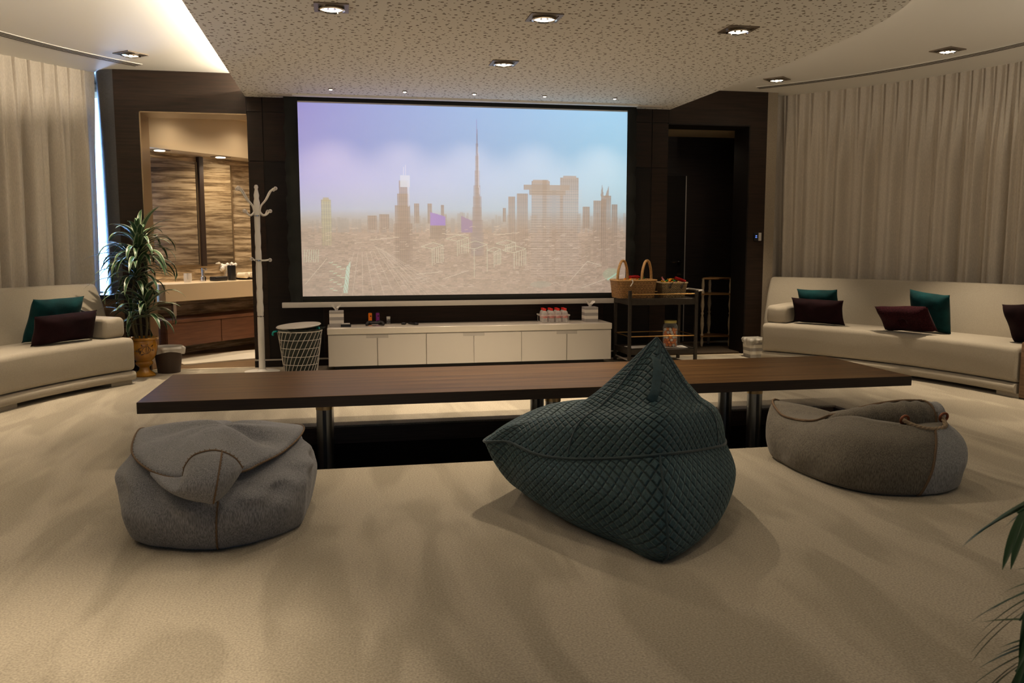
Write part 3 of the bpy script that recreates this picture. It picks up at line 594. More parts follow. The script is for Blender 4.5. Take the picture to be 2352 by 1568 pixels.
# curved slot diffusers
def diffuser(a0, a1, lab):
    t = thing('linear_air_diffuser', lab, 'air vent', arc_pt((a0 + a1) / 2, 4.42, ZH))
    bm = B(); sweep_arc(bm, [(4.36, ZH - .004), (4.50, ZH - .004), (4.50, ZH), (4.36, ZH)], a0, a1, 60); obj('frame', bm, M['ceil'], t)
    for r in (4.385, 4.425, 4.465):
        bm = B(); sweep_arc(bm, [(r, ZH - .0055), (r + .02, ZH - .0055), (r + .02, ZH - .003), (r, ZH - .003)], a0, a1, 60); obj('slot', bm, M['slot'], t)
diffuser(-20, 45, 'long curved slot diffuser in the ceiling in front of right curtain'); diffuser(135, 200, 'long curved slot diffuser in the ceiling in front of left curtain')

# ================================================================== CURTAINS
def curtain(a0, a1, lab, seed, per=.142, slow=.022):
    rnd = np.random.RandomState(seed); Rm = 5.125; L_ = abs(R_(a1 - a0)) * Rm; n = int(L_ / .0075); nz = 26
    s = np.linspace(0, L_, n + 1); ph = rnd.uniform(0, 6.28, 8)
    warp = s + .05 * np.sin(s * 2.1 + ph[0]) + .03 * np.sin(s * 5.3 + ph[1])
    k = warp / per; fr = k - np.floor(k); idx = np.floor(k).astype(int)
    amp = rnd.uniform(.6, 1.3, idx.max() + 2)[idx]; skew = rnd.uniform(-.12, .12, idx.max() + 2)[idx]
    top = np.exp(-((fr - .5) / .07) ** 2) * .045 + .012 * np.cos(2 * PI * fr)
    fold = .034 * np.cos(2 * PI * (fr + skew)) * amp + slow * np.sin(2 * PI * warp / .27 + ph[3] + 1.5 * np.sin(s * 1.3)) + .016 * np.sin(2 * PI * warp / .083 + ph[4]) * (.5 + .5 * np.sin(s * 1.7 + ph[5]))
    bm = B(); rows = []
    for j in range(nz + 1):
        h = j / nz; z = ZH - h * (ZH - .02); w = min(1, h * 3.2); w = w * w * (3 - 2 * w)
        drift = .05 * h * np.sin(s * .9 + ph[6]); r = Rm - .03 + top * (1 - w) + (fold + drift * .3) * w * (.85 + .25 * h)
        r = np.minimum(r, 5.18) if False else r
        aa = np.radians(a0 + (a1 - a0) * s / L_) + (drift * .6 * w) / Rm * np.minimum(1, np.minimum(s, L_ - s) / .4) + np.radians(.55) * h * np.exp(-s / .35) * np.sign(a1 - a0)
        rows.append([bm.verts.new((CX + rr * math.cos(t), CY + rr * math.sin(t), z)) for rr, t in zip(r, aa)])
    for j in range(nz):
        for i in range(n): bm.faces.new((rows[j][i], rows[j][i + 1], rows[j + 1][i + 1], rows[j + 1][i]))
    o = obj('curtain', bm, M['linen'], smooth=180, fix=False); tag(o, lab, 'curtain')
    return o
curtain(135.5, 205, 'floor length beige curtain behind the left sofa', 3, slow=.055); curtain(45.3, -25, 'floor length beige curtain behind the right sofa', 11, slow=.035)

# ================================================================== SOFAS
def sofa(a_arm, a_far, sgn, lab):
    """a_arm: angle of the seat end that carries the arm; sgn: +1 when angles grow away from the arm"""
    t = thing('curved_sofa', lab, 'sofa', arc_pt((a_arm + a_far) / 2, 4.5, 0))
    F = M['sofa']; n = 56
    def soft(bm): return bm
    prof = rrect(4.04, 4.93, .125, .415, .045); bm = B(); sweep_arc(bm, prof, a_arm, a_far, n)
    for v in bm.verts:   # slight crown on the seat, softened corners at the arm end
        r = math.hypot(v.co.x - CX, v.co.y - CY)
        if v.co.z > .36: v.co.z += .012 * math.sin(max(0, min(1, (r - 4.04) / .7)) * PI)
    o = obj('seat', bm, F, t, smooth=50); md = o.modifiers.new('b', 'BEVEL'); md.width = .02; md.segments = 3; md.limit_method = 'ANGLE'; md.angle_limit = R_(60)
    bm = B(); sweep_arc(bm, rrect(4.035, 4.9, .035, .118, .035), a_arm, a_far, n); o = obj('plinth_roll', bm, F, t, smooth=50)
    bm = B(); e = sgn * 1.0; prof = [(4.62, .41), (4.72, .7), (4.80, .85), (4.83, .872), (4.88, .878), (4.93, .87), (4.95, .84), (4.95, .1), (4.70, .1), (4.62, .3)]
    sweep_arc(bm, prof, a_arm + sgn * -2.6, a_far, n); o = obj('backrest', bm, F, t, smooth=35); md = o.modifiers.new('b', 'BEVEL'); md.width = .025; md.segments = 3; md.limit_method = 'ANGLE'; md.angle_limit = R_(50)
    for k in range(3):
        a = a_arm + sgn * (1.2 + k * 17)
        if abs(a - a_arm) > abs(a_far - a_arm): a = a_far - sgn * 2
        bm = B(); sweep_arc(bm, rrect(4.07, 4.2, 0, .04, .006, 2), a - .9 * sgn, a + 2.2 * sgn, 4); obj('foot', bm, F, t, smooth=40)
    # arm block
    bm = B(); sweep_arc(bm, rrect(4.16, 4.8, .415, .60, .05), a_arm - sgn * .1, a_arm + sgn * 2.9, 6)
    for v in bm.verts: v.co.z += .012 * math.sin(v.co.x * 31) * math.cos(v.co.y * 23)
    o = obj('armrest', bm, F, t, smooth=60); md = o.modifiers.new('b', 'BEVEL'); md.width = .03; md.segments = 4; md.limit_method = 'ANGLE'; md.angle_limit = R_(60)
    return t
sofa(41.4, 4.3, -1, 'long curved cream sofa by the right curtain'); sofa(141.3, 186, 1, 'long curved cream sofa by the left curtain')
# brown block at the right sofa end
bm = B(); sweep_arc(bm, rrect(4.06, 4.7, .01, .46, .01, 2), 3.9, -3, 8); tag(obj('side_table', bm, M['boxwood'], smooth=30), 'brown wooden side block against the far end of right sofa', 'table')
def pillow(name, a, r, z, w, h, th, tilt, roll, m, lab, yaw=0, button=False):
    """stands on the seat, leaning back against the backrest"""
    p = arc_pt(a, r, z); t = None
    out = Vector((math.cos(R_(a)), math.sin(R_(a)), 0)); Mx = Matrix.Translation(p) @ Matrix.Rotation(R_(a) + PI / 2 + yaw, 4, 'Z') @ Matrix.Rotation(R_(tilt), 4, 'X') @ Matrix.Rotation(R_(roll), 4, 'Y')
    bm = B(); n = 26
    def fn(side):
        def f(u, v):
            x = u * 2 - 1; y = v * 2 - 1; e = max(0, (1 - x ** 4)) ** .55 * max(0, (1 - y ** 4)) ** .55
            pin = 1 - .10 * (1 - abs(x) ** 2) * abs(y) ** 3; pin2 = 1 - .08 * (1 - abs(y) ** 2) * abs(x) ** 3
            d = th / 2 * e * (1 + .12 * math.sin(x * 5 + side) * math.cos(y * 4))
            if button: d -= th * .42 * math.exp(-(x * x * (w / h) ** 2 + y * y) * 14)
            return Mx @ Vector((x * w / 2 * pin2, side * d, h / 2 + y * h / 2 * pin))
        return f
    grid(bm, fn(-1), n, n); grid(bm, fn(1), n, n); bmesh.ops.remove_doubles(bm, verts=bm.verts, dist=.0008); bmesh.ops.recalc_face_normals(bm, faces=bm.faces)
    if button:
        t = thing(name, lab, 'cushion', p); obj('cushion_cover', bm, m, t, smooth=180)
        b2 = B(); lathe(b2, [(.0, .012), (.012, .008), (.016, 0)], M=Mx @ Matrix.Translation((0, -th * .08 - .01, h / 2)) @ Matrix.Rotation(PI / 2, 4, 'X'), n=12); obj('button', b2, M['plum_velvet'], t, smooth=60)
    else:
        tag(obj(name, bm, m, loc=p, smooth=180), lab, 'cushion')
SZ = .425
pillow('throw_cushion', 147.8, 4.53, SZ, .52, .41, .15, -24, 0, M['teal_velvet'], 'teal velvet cushion on the left sofa behind a plum cushion')
pillow('throw_cushion', 148.7, 4.28, SZ, .64, .26, .15, -16, 1, M['plum_velvet'], 'plum bolster cushion in front of teal cushion on left sofa')
pillow('throw_cushion', 35.6, 4.56, SZ, .44, .38, .15, -22, 1, M['teal_velvet'], 'teal velvet cushion next to the arm of the right sofa')
pillow('throw_cushion', 34.7, 4.33, SZ, .56, .27, .15, -16, -1, M['plum_velvet'], 'plum rectangular cushion beside the arm of the right sofa')
pillow('throw_cushion', 20.0, 4.43, SZ, .40, .40, .15, -18, -6, M['teal_velvet'], 'teal square cushion at the middle of the right sofa')
pillow('throw_cushion', 20.9, 4.22, SZ + .012, .56, .28, .13, -34, 4, M['plum_fur'], 'buttoned plum fur cushion slumped in front of teal square cushion', button=True)
pillow('throw_cushion', 6.4, 4.4, SZ, .40, .36, .15, -20, 8, M['plum_velvet'], 'plum cushion cut off by the right picture edge')
# gadget on the left arm
p = arc_pt(142.9, 4.5, .615); t = thing('media_remote', 'dark remote control standing on the left sofa arm', 'remote', p)
bm = B(); tbox(bm, Matrix.Translation(p + Vector((.02, 0, .012))) @ Matrix.Rotation(R_(30), 4, 'Z'), .11, .07, .024, .006); obj('dock', bm, M['black'], t, smooth=40)
bm = B(); tbox(bm, Matrix.Translation(p + Vector((-.04, .01, .035))) @ Matrix.Rotation(R_(30), 4, 'Z') @ Matrix.Rotation(R_(25), 4, 'Y'), .13, .05, .016, .005); obj('handset', bm, M['black'], t, smooth=40)

# ================================================================== TABLE
t = thing('low_table', 'very long dark wood low table standing over the sunken pit', 'table', (1.3, 5.65, -.5))
bm = B(); box(bm, -1.165, 3.77, 5.11, 6.19, .294, .36, .002, 1)
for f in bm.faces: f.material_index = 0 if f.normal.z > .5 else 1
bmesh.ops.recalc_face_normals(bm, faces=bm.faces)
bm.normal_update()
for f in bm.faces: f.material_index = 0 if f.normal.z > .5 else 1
obj('tabletop', bm, [M['table_top'], M['table_edge']], t)
for x in (-.13, 1.325, 2.745):
    for y in (5.35, 5.81):
        bm = B(); n = 28; ring = []
        for k in range(n):
            a = 2 * PI * k / n; r = .05
            if abs(((a - 1.5 * PI + PI) % (2 * PI)) - PI) < .14: r = .03
            ring.append((x + r * math.cos(a), y + r * math.sin(a)))
        poly(bm, ring, -.5, .25); bmesh.ops.recalc_face_normals(bm, faces=bm.faces); leg = obj('leg', bm, M['steel'], t, smooth=50)
        bm = B(); lathe(bm, [(.053, .238), (.053, .294)], (x, y, 0), 28); obj('collar', bm, M['brass'], leg, smooth=50)

# ================================================================== SCREEN
def paint():
    W_, H_ = 520, 292; X, Y = np.meshgrid((np.arange(W_) + .5) / W_, (np.arange(H_) + .5) / H_)   # Y down
    def mixc(a, b, t): t = np.clip(t, 0, 1)[..., None]; return np.array(a) * (1 - t) + np.array(b) * t
    top = mixc((.17, .16, .50), (.24, .52, .76), X ** .9 * 1.05)
    low = mixc((.22, .24, .55), (.22, .48, .62), X)
    img = top * (1 - np.clip(Y / .42, 0, 1))[..., None] + low * np.clip(Y / .42, 0, 1)[..., None]
    hz = .60; land = np.array((.20, .145, .115)) + np.zeros((H_, W_, 3))
    t = np.clip((Y - .38) / (hz - .36), 0, 1) ** 1.3; mid = mixc((.24, .31, .33), (.22, .36, .42), X); img = img * (1 - t[..., None]) + mid * t[..., None]
    t = np.clip((Y - .545) / .11, 0, 1) ** .8; img = img * (1 - t[..., None]) + land * t[..., None]
    rs = np.random.RandomState(4)
    g = rs.rand(H_, W_); g = (g + np.roll(g, 1, 1) + np.roll(g, 2, 1) + np.roll(g, 1, 0)) / 4
    g2 = np.repeat(np.repeat(rs.rand(H_ // 4 + 1, W_ // 10 + 1), 4, 0), 10, 1)[:H_, :W_]; g3 = np.repeat(rs.rand(H_, W_ // 5 + 1), 5, 1)[:H_, :W_]
    img *= (1 + (.5 * (g - .5) + .35 * (g2 - .5) + .45 * (g3 - .5)) * np.clip((Y - .57) * 9, 0, 1))[..., None]
    def sx(u): return (u - 685) / 755
    def sy(v): return (v - 240) / 437
    def rect(u0, v0, u1, v1, c, a=.85, lines=0):
        m = (X >= sx(u0)) & (X < sx(u1)) & (Y >= sy(v0)) & (Y < sy(v1)); fade = np.clip(1 - (Y - sy(v0)) / (sy(680) - sy(v0)) * 1.15, .0, 1)[m][:, None] * a
        c = np.array(c); L_ = c + np.zeros((m.sum(), 3))
        if lines:
            xx = X[m]; L_ = L_ * (1 + .38 * np.sin(xx * lines) + .25 * np.sign(np.sin(Y[m] * 700)))[:, None]
        img[m] = img[m] * (1 - fade) + L_ * fade
    def tri(u0, u1, v0, vb, c, a=.8, peak=.5):
        xx = (X - sx(u0)) / (sx(u1) - sx(u0)); yy = (Y - sy(v0)) / (sy(vb) - sy(v0)); m = (xx > peak * (1 - yy)) & (xx < 1 - (1 - peak) * (1 - yy)) & (yy > 0) & (yy < 1); img[m] = img[m] * (1 - a) + np.array(c) * a
    def line(u0, v0, u1, v1, c, a=.5, w=.9):
        n = int(max(abs(sx(u1) - sx(u0)) * W_, abs(sy(v1) - sy(v0)) * H_) * 2) + 2
        for k in range(n + 1):
            q = k / n; i = int((sx(u0) + (sx(u1) - sx(u0)) * q) * W_); j = int((sy(v0) + (sy(v1) - sy(v0)) * q) * H_)
            if 0 <= i < W_ and 0 <= j < H_: img[j, i] = img[j, i] * (1 - a) + np.array(c) * a
    brown = (.11, .072, .06); mau = (.12, .10, .12)
    for k in range(90):
        u = rs.uniform(700, 1435); h_ = rs.uniform(3, 22) * (1 if u > 900 else .4); w_ = rs.uniform(3, 9); rect(u, 504 - h_, u + w_, 530, (.15, .15, .15), .5)
    for u0, v0, u1, v1 in ((730, 455, 752, 560), (832, 492, 852, 525), (858, 488, 880, 525), (936, 463, 948, 510), (966, 463, 977, 510), (997, 466, 1004, 505), (1154, 445, 1170, 580), (1174, 437, 1200, 590), (1141, 472, 1148, 505), (1333, 467, 1350, 520), (1358, 453, 1380, 600), (1377, 450, 1390, 600), (1378, 440, 1402, 640), (1403, 462, 1418, 640)):
        rect(u0, v0, u1, v1, (.2, .2, .1) if u0 == 730 else brown, .85, 900)
    rect(734, 451, 748, 460, (.22, .2, .1), .8)
    # stepped tower at the left
    for u0, v0, u1 in ((903, 410, 921), (898, 440, 924), (893, 468, 927), (891, 510, 932)): rect(u0, v0, u1, 610, brown, .8, 1100)
    rect(906, 399, 927, 425, (.42, .5, .62), .8, 0); rect(921, 415, 926, 470, (.4, .45, .55), .6); line(914, 380, 914, 400, (.45, .5, .7), .6); line(918, 375, 918, 400, (.45, .5, .7), .6)
    # tall slender tower
    for u0, v0, u1 in ((1079.3, 290, 1082.2), (1078, 322, 1084), (1077.5, 350, 1086), (1075.5, 385, 1087.5), (1073, 420, 1088.5), (1071, 445, 1091), (1070, 470, 1092), (1067.5, 500, 1094), (1066, 530, 1096)): rect(u0, v0, u1, 585, (.125, .10, .11), .6, 1500)
    line(1081, 268, 1081, 300, (.2, .2, .4), .6); line(1084, 330, 1086, 440, (.45, .5, .6), .5); rect(1080, 300, 1083, 420, (.13, .13, .22), .5)
    # twin tower with bridge at the right
    rect(1209, 408, 1252, 640, (.14, .115, .105), .9, 1000); rect(1278, 398, 1322, 640, (.13, .11, .105), .9, 1000); rect(1252, 430, 1285, 640, brown, .7, 1300)
    rect(1190, 417, 1300, 428, (.15, .125, .115), .9); rect(1204, 428, 1290, 440, (.13, .11, .1), .9); rect(1212, 404, 1250, 412, (.2, .17, .16), .9); rect(1284, 394, 1316, 402, (.2, .18, .18), .9)
    rect(1236, 405, 1246, 640, (.1, .065, .05), .6)
    for v in range(430, 640, 6): line(1206, v, 1258, v, (.36, .30, .27), .2); line(1268, v, 1330, v, (.36, .30, .27), .2)
    tri(1376, 1384, 413, 442, brown); tri(1386, 1397, 418, 445, brown, peak=.9)
    # purple wedge and small one
    xx = X; m = (X > sx(973)) & (X < sx(1008)) & (Y > sy(483) + (X - sx(973)) * .5) & (Y < sy(514)); img[m] = (.13, .06, .36)
    rect(973, 514, 1009, 545, (.1, .07, .06), .9, 1000); m = (X > sx(1044)) & (X < sx(1070)) & (Y > sy(494) + (X - sx(1050)) * .8) & (Y < sy(530)); img[m] = (.12, .07, .2)
    hl = (.34, .37, .27)
    # low buildings in front: outlined boxes
    for u0, v0, w_, h_, d in ((951, 563, 50, 45, 9), (1008, 545, 52, 40, 9), (1042, 562, 62, 75, 12), (1104, 572, 32, 40, 7), (1140, 572, 56, 44, 10), (1125, 556, 45, 20, 8)):
        line(u0, v0, u0 + w_ * .55, v0 - d, hl); line(u0 + w_ * .55, v0 - d, u0 + w_, v0 - d * .3, hl); line(u0 + w_, v0 - d * .3, u0 + w_ * .5, v0 + d * .6, hl); line(u0 + w_ * .5, v0 + d * .6, u0, v0, hl)
        line(u0 + w_ * .5, v0 + d * .6, u0 + w_ * .5, v0 + h_, hl); line(u0 + w_, v0, u0 + w_, v0 + h_ * .8, hl)
        if w_ < 60:
            for k in range(1, 5): line(u0 + w_ * (.5 + .1 * k), v0 + 3, u0 + w_ * (.5 + .1 * k), v0 + h_ * .85, hl, .4)
    for k in range(9): line(800 + k * 9, 575, 770 + k * 24, 677, (.36, .31, .25), .35)
    for k in range(6): line(845 + 5 * k, 560 + 3 * k, 930 + k * 20, 677, (.36, .31, .25), .3)
    for a, b_, c, d in ((835, 548, 900, 541), (940, 628, 1000, 622), (1000, 640, 1060, 620), (1300, 650, 1345, 600), (1345, 600, 1380, 610), (1000, 533, 1060, 536), (1120, 536, 1180, 530), (690, 650, 740, 590), (1330, 665, 1400, 640)): line(a, b_, c, d, (.42, .38, .30), .5)
    for k in range(330):
        u = rs.uniform(690, 1435); v = rs.uniform(515, 670); l = rs.uniform(3, 14); line(u, v, u + l, v - rs.uniform(-2, 3), (.40, .34, .28), rs.uniform(.1, .42))
    # green tower pair lower left
    for k in range(14): line(745 + (k % 4) * 8, 600 + k * 5, 752 + (k % 4) * 9, 599 + k * 5, (.3, .46, .32), .6)
    for k in range(5): line(783 + k * 2, 610 - k * 3, 775 + k * 2, 670, (.3, .5, .4), .5)
    for k in range(7): line(692 + k * 5, 570, 690 + k * 5, 598, (.32, .42, .3), .4)
    # bright leaf-shaped canopy lower right, pale lake shape
    e = ((X - sx(1405)) / .028) ** 2 + ((Y - sy(632)) / .035) ** 2; m = e < 1; img[m] = img[m] * .55 + np.array((.16, .28, .18)) * .45
    e = ((X - sx(1232)) / .034) ** 2 + ((Y - sy(655)) / .018) ** 2; m = e < 1; img[m] = img[m] * .6 + np.array((.15, .2, .16)) * .4
    line(1395, 645, 1420, 628, (.2, .45, .35), .8); line(1396, 646, 1421, 629, (.2, .45, .35), .6)
    return np.clip(img, 0, 1)
def screen():
    x0, x1, z0, z1, ys = -.40, 3.006, .728, 2.642, 8.90
    t = thing('projection_screen', 'large pull down projection screen showing a hazy city skyline', 'screen', ((x0 + x1) / 2, ys, z0))
    img = paint(); H_, W_, _ = img.shape
    vx = np.linspace(x0, x1, W_ + 1); vz = np.linspace(z1, z0, H_ + 1); VX, VZ = np.meshgrid(vx, vz)
    loc = WM[t].translation; co = np.stack([VX - loc.x, np.full_like(VX, ys - .002) - loc.y, VZ - loc.z], -1).reshape(-1, 3)
    i = np.arange(H_)[:, None] * (W_ + 1) + np.arange(W_)[None]; f = np.stack([i, i + (W_ + 1), i + (W_ + 1) + 1, i + 1], -1).reshape(-1, 4)
    me = bpy.data.meshes.new('picture'); me.from_pydata(co.tolist(), [], f.tolist()); me.update()
    at = me.attributes.new('picture', 'FLOAT_COLOR', 'FACE'); at.data.foreach_set('color', np.concatenate([img.reshape(-1, 3), np.ones((H_ * W_, 1))], 1).astype(np.float32).ravel())
    m, nt_, b = nt('lit_projection_fabric'); a = nt_.nodes.new('ShaderNodeAttribute'); a.attribute_name = 'picture'; nt_.links.new(a.outputs['Color'], b.inputs['Emission Color']); b.inputs['Emission Strength'].default_value = 1.0
    b.inputs['Base Color'].default_value = (.62, .62, .62, 1); b.inputs['Roughness'].default_value = .9; b.inputs['Specular IOR Level'].default_value = .1
    me.materials.append(m); o = link(bpy.data.objects.new('picture', me)); o.parent = t
    # black masking with slightly wavy side edges
    bm = B(); n = 60
    def edge(xa, xb, seed):
        rs = random.Random(seed); V = []
        for k in range(n + 1):
            z = .655 + (ZL - .655) * k / n; w = .012 * math.sin(k * .9) * math.sin(k * .31 + seed) + .004 * math.sin(k * 2.2)
            V.append((bm.verts.new((xa + w, ys + .004 + .01 * math.sin(k * .7), z)), bm.verts.new((xb, ys, z))))
        for k in range(n): bm.faces.new((V[k][0], V[k][1], V[k + 1][1], V[k + 1][0]))
    edge(-.53, x0, 1); edge(3.11, x1, 2); 
    for a_, b_ in ((.655, z0), (z1 + .014, ZL)):
        v = [bm.verts.new(p) for p in ((x0, ys, a_), (x1, ys, a_), (x1, ys, b_), (x0, ys, b_))]; bm.faces.new(v)
    bmesh.ops.recalc_face_normals(bm, faces=bm.faces); o = obj('masking_border', bm, M['blackcloth'], t, smooth=60); s = o.modifiers.new('s', 'SOLIDIFY'); s.thickness = .0015; s.offset = 1
    bm = B(); v = [bm.verts.new(p) for p in ((x0, ys - .001, z1), (x1, ys - .001, z1), (x1, ys - .001, z1 + .014), (x0, ys - .001, z1 + .014))]; bm.faces.new(v); obj('unlit_strip', bm, M['screen_bar'], t)
    bm = B(); box(bm, -.605, 3.2, ys - .02, ys + .02, .615, .668, .006); obj('weight_bar', bm, M['screen_bar'], t, smooth=40)
screen()

# ================================================================== CONSOLE
t = thing('media_console', 'long low white console with six doors under the screen', 'console', (1.3, 8.78, 0))
CX0, CX1, CYF = -.156, 2.748, 8.57
bm = B(); box(bm, CX0 - .006, CX1 + .006, CYF - .012, WY - .02, .368, .43, .003, 1); 
obj('console_top', bm, M['cab_top'], t)
bm = B(); box(bm, CX0, CX1, CYF + .004, WY - .02, .05, .366); obj('carcass', bm, M['white_paint'], t)
bm = B()
box(bm, CX0 + .06, CX1 - .06, CYF + .06, WY - .1, 0, .05)
obj('plinth', bm, M['black'], t)
dx = [CX0, .323, .809, 1.291, 1.785, 2.266, CX1]
for i in range(6):
    a, b_ = dx[i] + .004, dx[i + 1] - .004; bm = B(); z0, z1 = .052, .358; nw, nh = .105, .032
    if i % 2 == 0: pts = [(a, z0), (b_, z0), (b_, z1 - nh), (b_ - nw, z1 - nh), (b_ - nw, z1), (a, z1)]
    else: pts = [(a, z0), (b_, z0), (b_, z1), (a + nw, z1), (a + nw, z1 - nh), (a, z1 - nh)]
    F_ = [bm.verts.new((x, CYF - .014, z)) for x, z in pts]; K = [bm.verts.new((x, CYF + .002, z)) for x, z in pts]; bm.faces.new(F_); bm.faces.new(K[::-1])
    for k in range(6): bm.faces.new((F_[k], K[k], K[(k + 1) % 6], F_[(k + 1) % 6]))
    bmesh.ops.recalc_face_normals(bm, faces=bm.faces); obj('door', bm, M['white_paint'], t)
for x in dx[1::2]: bm = B(); box(bm, x - .11, x + .11, CYF - .004, CYF + .003, .326, .358); obj('grip_recess', bm, M['cardboard_grey'], t)
CT = .431
def tissue(x, y, lab, rz=0):
    t = thing('tissue_box', lab, 'tissue box', (x, y, CT), rz); w = .071
    bm = B(); box(bm, -w, w, -w, w, 0, .155, .002, 1); obj('carton', bm, M['striped'], t, local=True)
    bm = B(); rs = random.Random(int(x * 100)); 
    def fn(u, v):
        a = 2 * PI * u; r = .012 + .03 * v * (1 + .5 * math.sin(3 * a + x)); return Vector((r * math.cos(a), r * math.sin(a) * .6, .153 + .05 * v ** .7 * (1 + .35 * math.sin(2 * a + 1))))
    grid(bm, fn, 24, 6, True); obj('tissue', bm, M['paper'], t, local=True, smooth=60)
tissue(-.07, 8.79, 'striped cube tissue box at the left end of the white console'); tissue(2.58, 8.79, 'striped cube tissue box near the right end of the white console')
t = thing('streaming_box', 'flat black box with pale lid beside the left tissue box', 'device', (.02, 8.72, CT))
bm = B(); box(bm, -.03, .07, 8.67, 8.77, CT, CT + .024, .003); obj('casing', bm, M['black'], t); bm = B(); box(bm, -.02, .06, 8.68, 8.76, CT + .024, CT + .032, .002); obj('lid', bm, M['cardboard_grey'], t)
def joycon(x, y, m, lab):
    t = thing('motion_controller', lab, 'game controller', (x, y, CT), R_(20)); bm = B(); box(bm, -.018, .018, -.012, .012, .004, .118, .009, 3); obj('grip_shell', bm, m, t, local=True, smooth=50)
    bm = B(); box(bm, -.014, .014, -.011, .011, 0, .006); box(bm, -.012, .012, -.008, .008, .117, .122); lathe(bm, [(.007, -.02), (.007, -.012)], (0, 0, 0), 10, M=Matrix.Translation((0, 0, .085)) @ Matrix.Rotation(PI / 2, 4, 'X') @ Matrix.Translation((0, 0, .03))); obj('buttons', bm, M['black'], t, local=True)
joycon(.268, 8.92, M['orange'], 'orange upright motion controller on the white console'); joycon(.345, 8.93, M['purple'], 'purple upright motion controller on the white console')
# gamepad
t = thing('gamepad', 'black gamepad lying in front of the orange and purple controllers', 'game controller', (.31, 8.78, CT))
bm = B()
lathe(bm, [(0, .04), (.05, .038), (.066, .026), (.06, .012), (0, .008)], (.31, 8.78, CT + .004), 24, sx=1.15, sy=.62)
obj('pad_body', bm, M['black'], t, smooth=60)
for s in (-1, 1):
    bm = B(); tube(bm, [(.31 + s * .045, 8.79, CT + .028), (.31 + s * .07, 8.765, CT + .026), (.31 + s * .083, 8.73, CT + .02), (.31 + s * .085, 8.71, CT + .016)], [.024, .022, .018, .01], 12); obj('handle', bm, M['black'], t, smooth=60)
    bm = B(); lathe(bm, [(.006, 0), (.006, .008), (.01, .01), (.009, .014), (0, .013)], (.31 + s * .03, 8.768, CT + .038), 12); obj('thumbstick', bm, M['black'], t, smooth=50)
t = thing('pill_bottle', 'small clear bottle with white cap beside the purple controller', 'bottle', (.455, 8.95, CT))
bm = B(); lathe(bm, [(.018, 0), (.02, .004), (.02, .045), (.014, .05), (0, .05)], (.455, 8.95, CT), 16); obj('bottle_body', bm, M['acrylic'], t, smooth=50)
bm = B(); lathe(bm, [(.0205, .01), (.0205, .035)], (.455, 8.95, CT), 16, cap=False); obj('label_band', bm, M['bottle_label'], t, smooth=50)
bm = B(); lathe(bm, [(.02, .05), (.02, .074), (0, .075)], (.455, 8.95, CT), 16); obj('cap', bm, M['paper'], t, smooth=50)
for x, y, l, rz, lab in ((.605, 8.82, .032, 75, 'short black fob remote on the console, left of the longer one'), (.70, 8.80, .075, 115, 'longer black remote with silver edge on the white console')):
    t = thing('remote_control', lab, 'remote', (x, y, CT), R_(rz)); bm = B(); box(bm, -l, l, -.022, .022, 0, .02, .008, 3); obj('shell', bm, M['black'], t, local=True, smooth=50)
    bm = B(); box(bm, -l * .7, l * .3, -.012, .012, .0202, .0225, .001, 1); obj('keypad', bm, M['chrome'], t, local=True)
# water bottles in an acrylic carrier
bc = Vector((2.18, 8.80, CT)); t = thing('bottle_carrier', 'clear acrylic carrier holding small red capped water bottles', 'carrier', bc)
bm = B(); box(bm, bc.x - .145, bc.x + .145, bc.y - .105, bc.y + .105, CT, CT + .006, .003); obj('base_tray', bm, M['acrylic'], t)
bm = B(); box(bm, bc.x - .155, bc.x + .155, bc.y - .115, bc.y - .108, CT + .07, CT + .085, .003); box(bm, bc.x - .155, bc.x + .155, bc.y + .108, bc.y + .115, CT + .07, CT + .085, .003); box(bm, bc.x - .155, bc.x - .148, bc.y - .108, bc.y + .108, CT + .07, CT + .085); box(bm, bc.x + .148, bc.x + .155, bc.y - .108, bc.y + .108, CT + .07, CT + .085)
for s1 in (-1, 1):
    for s2 in (-1, 1): box(bm, bc.x + s1 * .143 - .003, bc.x + s1 * .143 + .003, bc.y + s2 * .1 - .003, bc.y + s2 * .1 + .003, CT + .006, CT + .07)
obj('side_ring', bm, M['acrylic'], t)
wb = thing('water_bottle', 'small clear water bottle with red cap standing in the acrylic carrier', 'bottle', (bc.x - .11, bc.y - .07, CT + .007), 0, 'red capped water bottles in the carrier')
bm = B(); lathe(bm, [(.028, 0), (.03, .004), (.03, .03), (.028, .034), (.03, .038), (.03, .085), (.025, .105), (.013, .118), (.013, .125)], n=18); obj('bottle_body', bm, M['crystal'], wb, local=True, smooth=40)
bm = B(); lathe(bm, [(.0305, .042), (.0305, .075)], n=18, cap=False); obj('label_band', bm, M['water_label'], wb, local=True, smooth=40)
bm = B(); lathe(bm, [(.016, .12), (.016, .14), (0, .141)], n=16); obj('cap', bm, M['red'], wb, local=True, smooth=40)
for i in range(4):
    for j in range(3):
        if i or j: c = copy_tree(wb); c.location = (bc.x - .11 + i * .0735 + .004 * j, bc.y - .07 + j * .068, CT + .007)

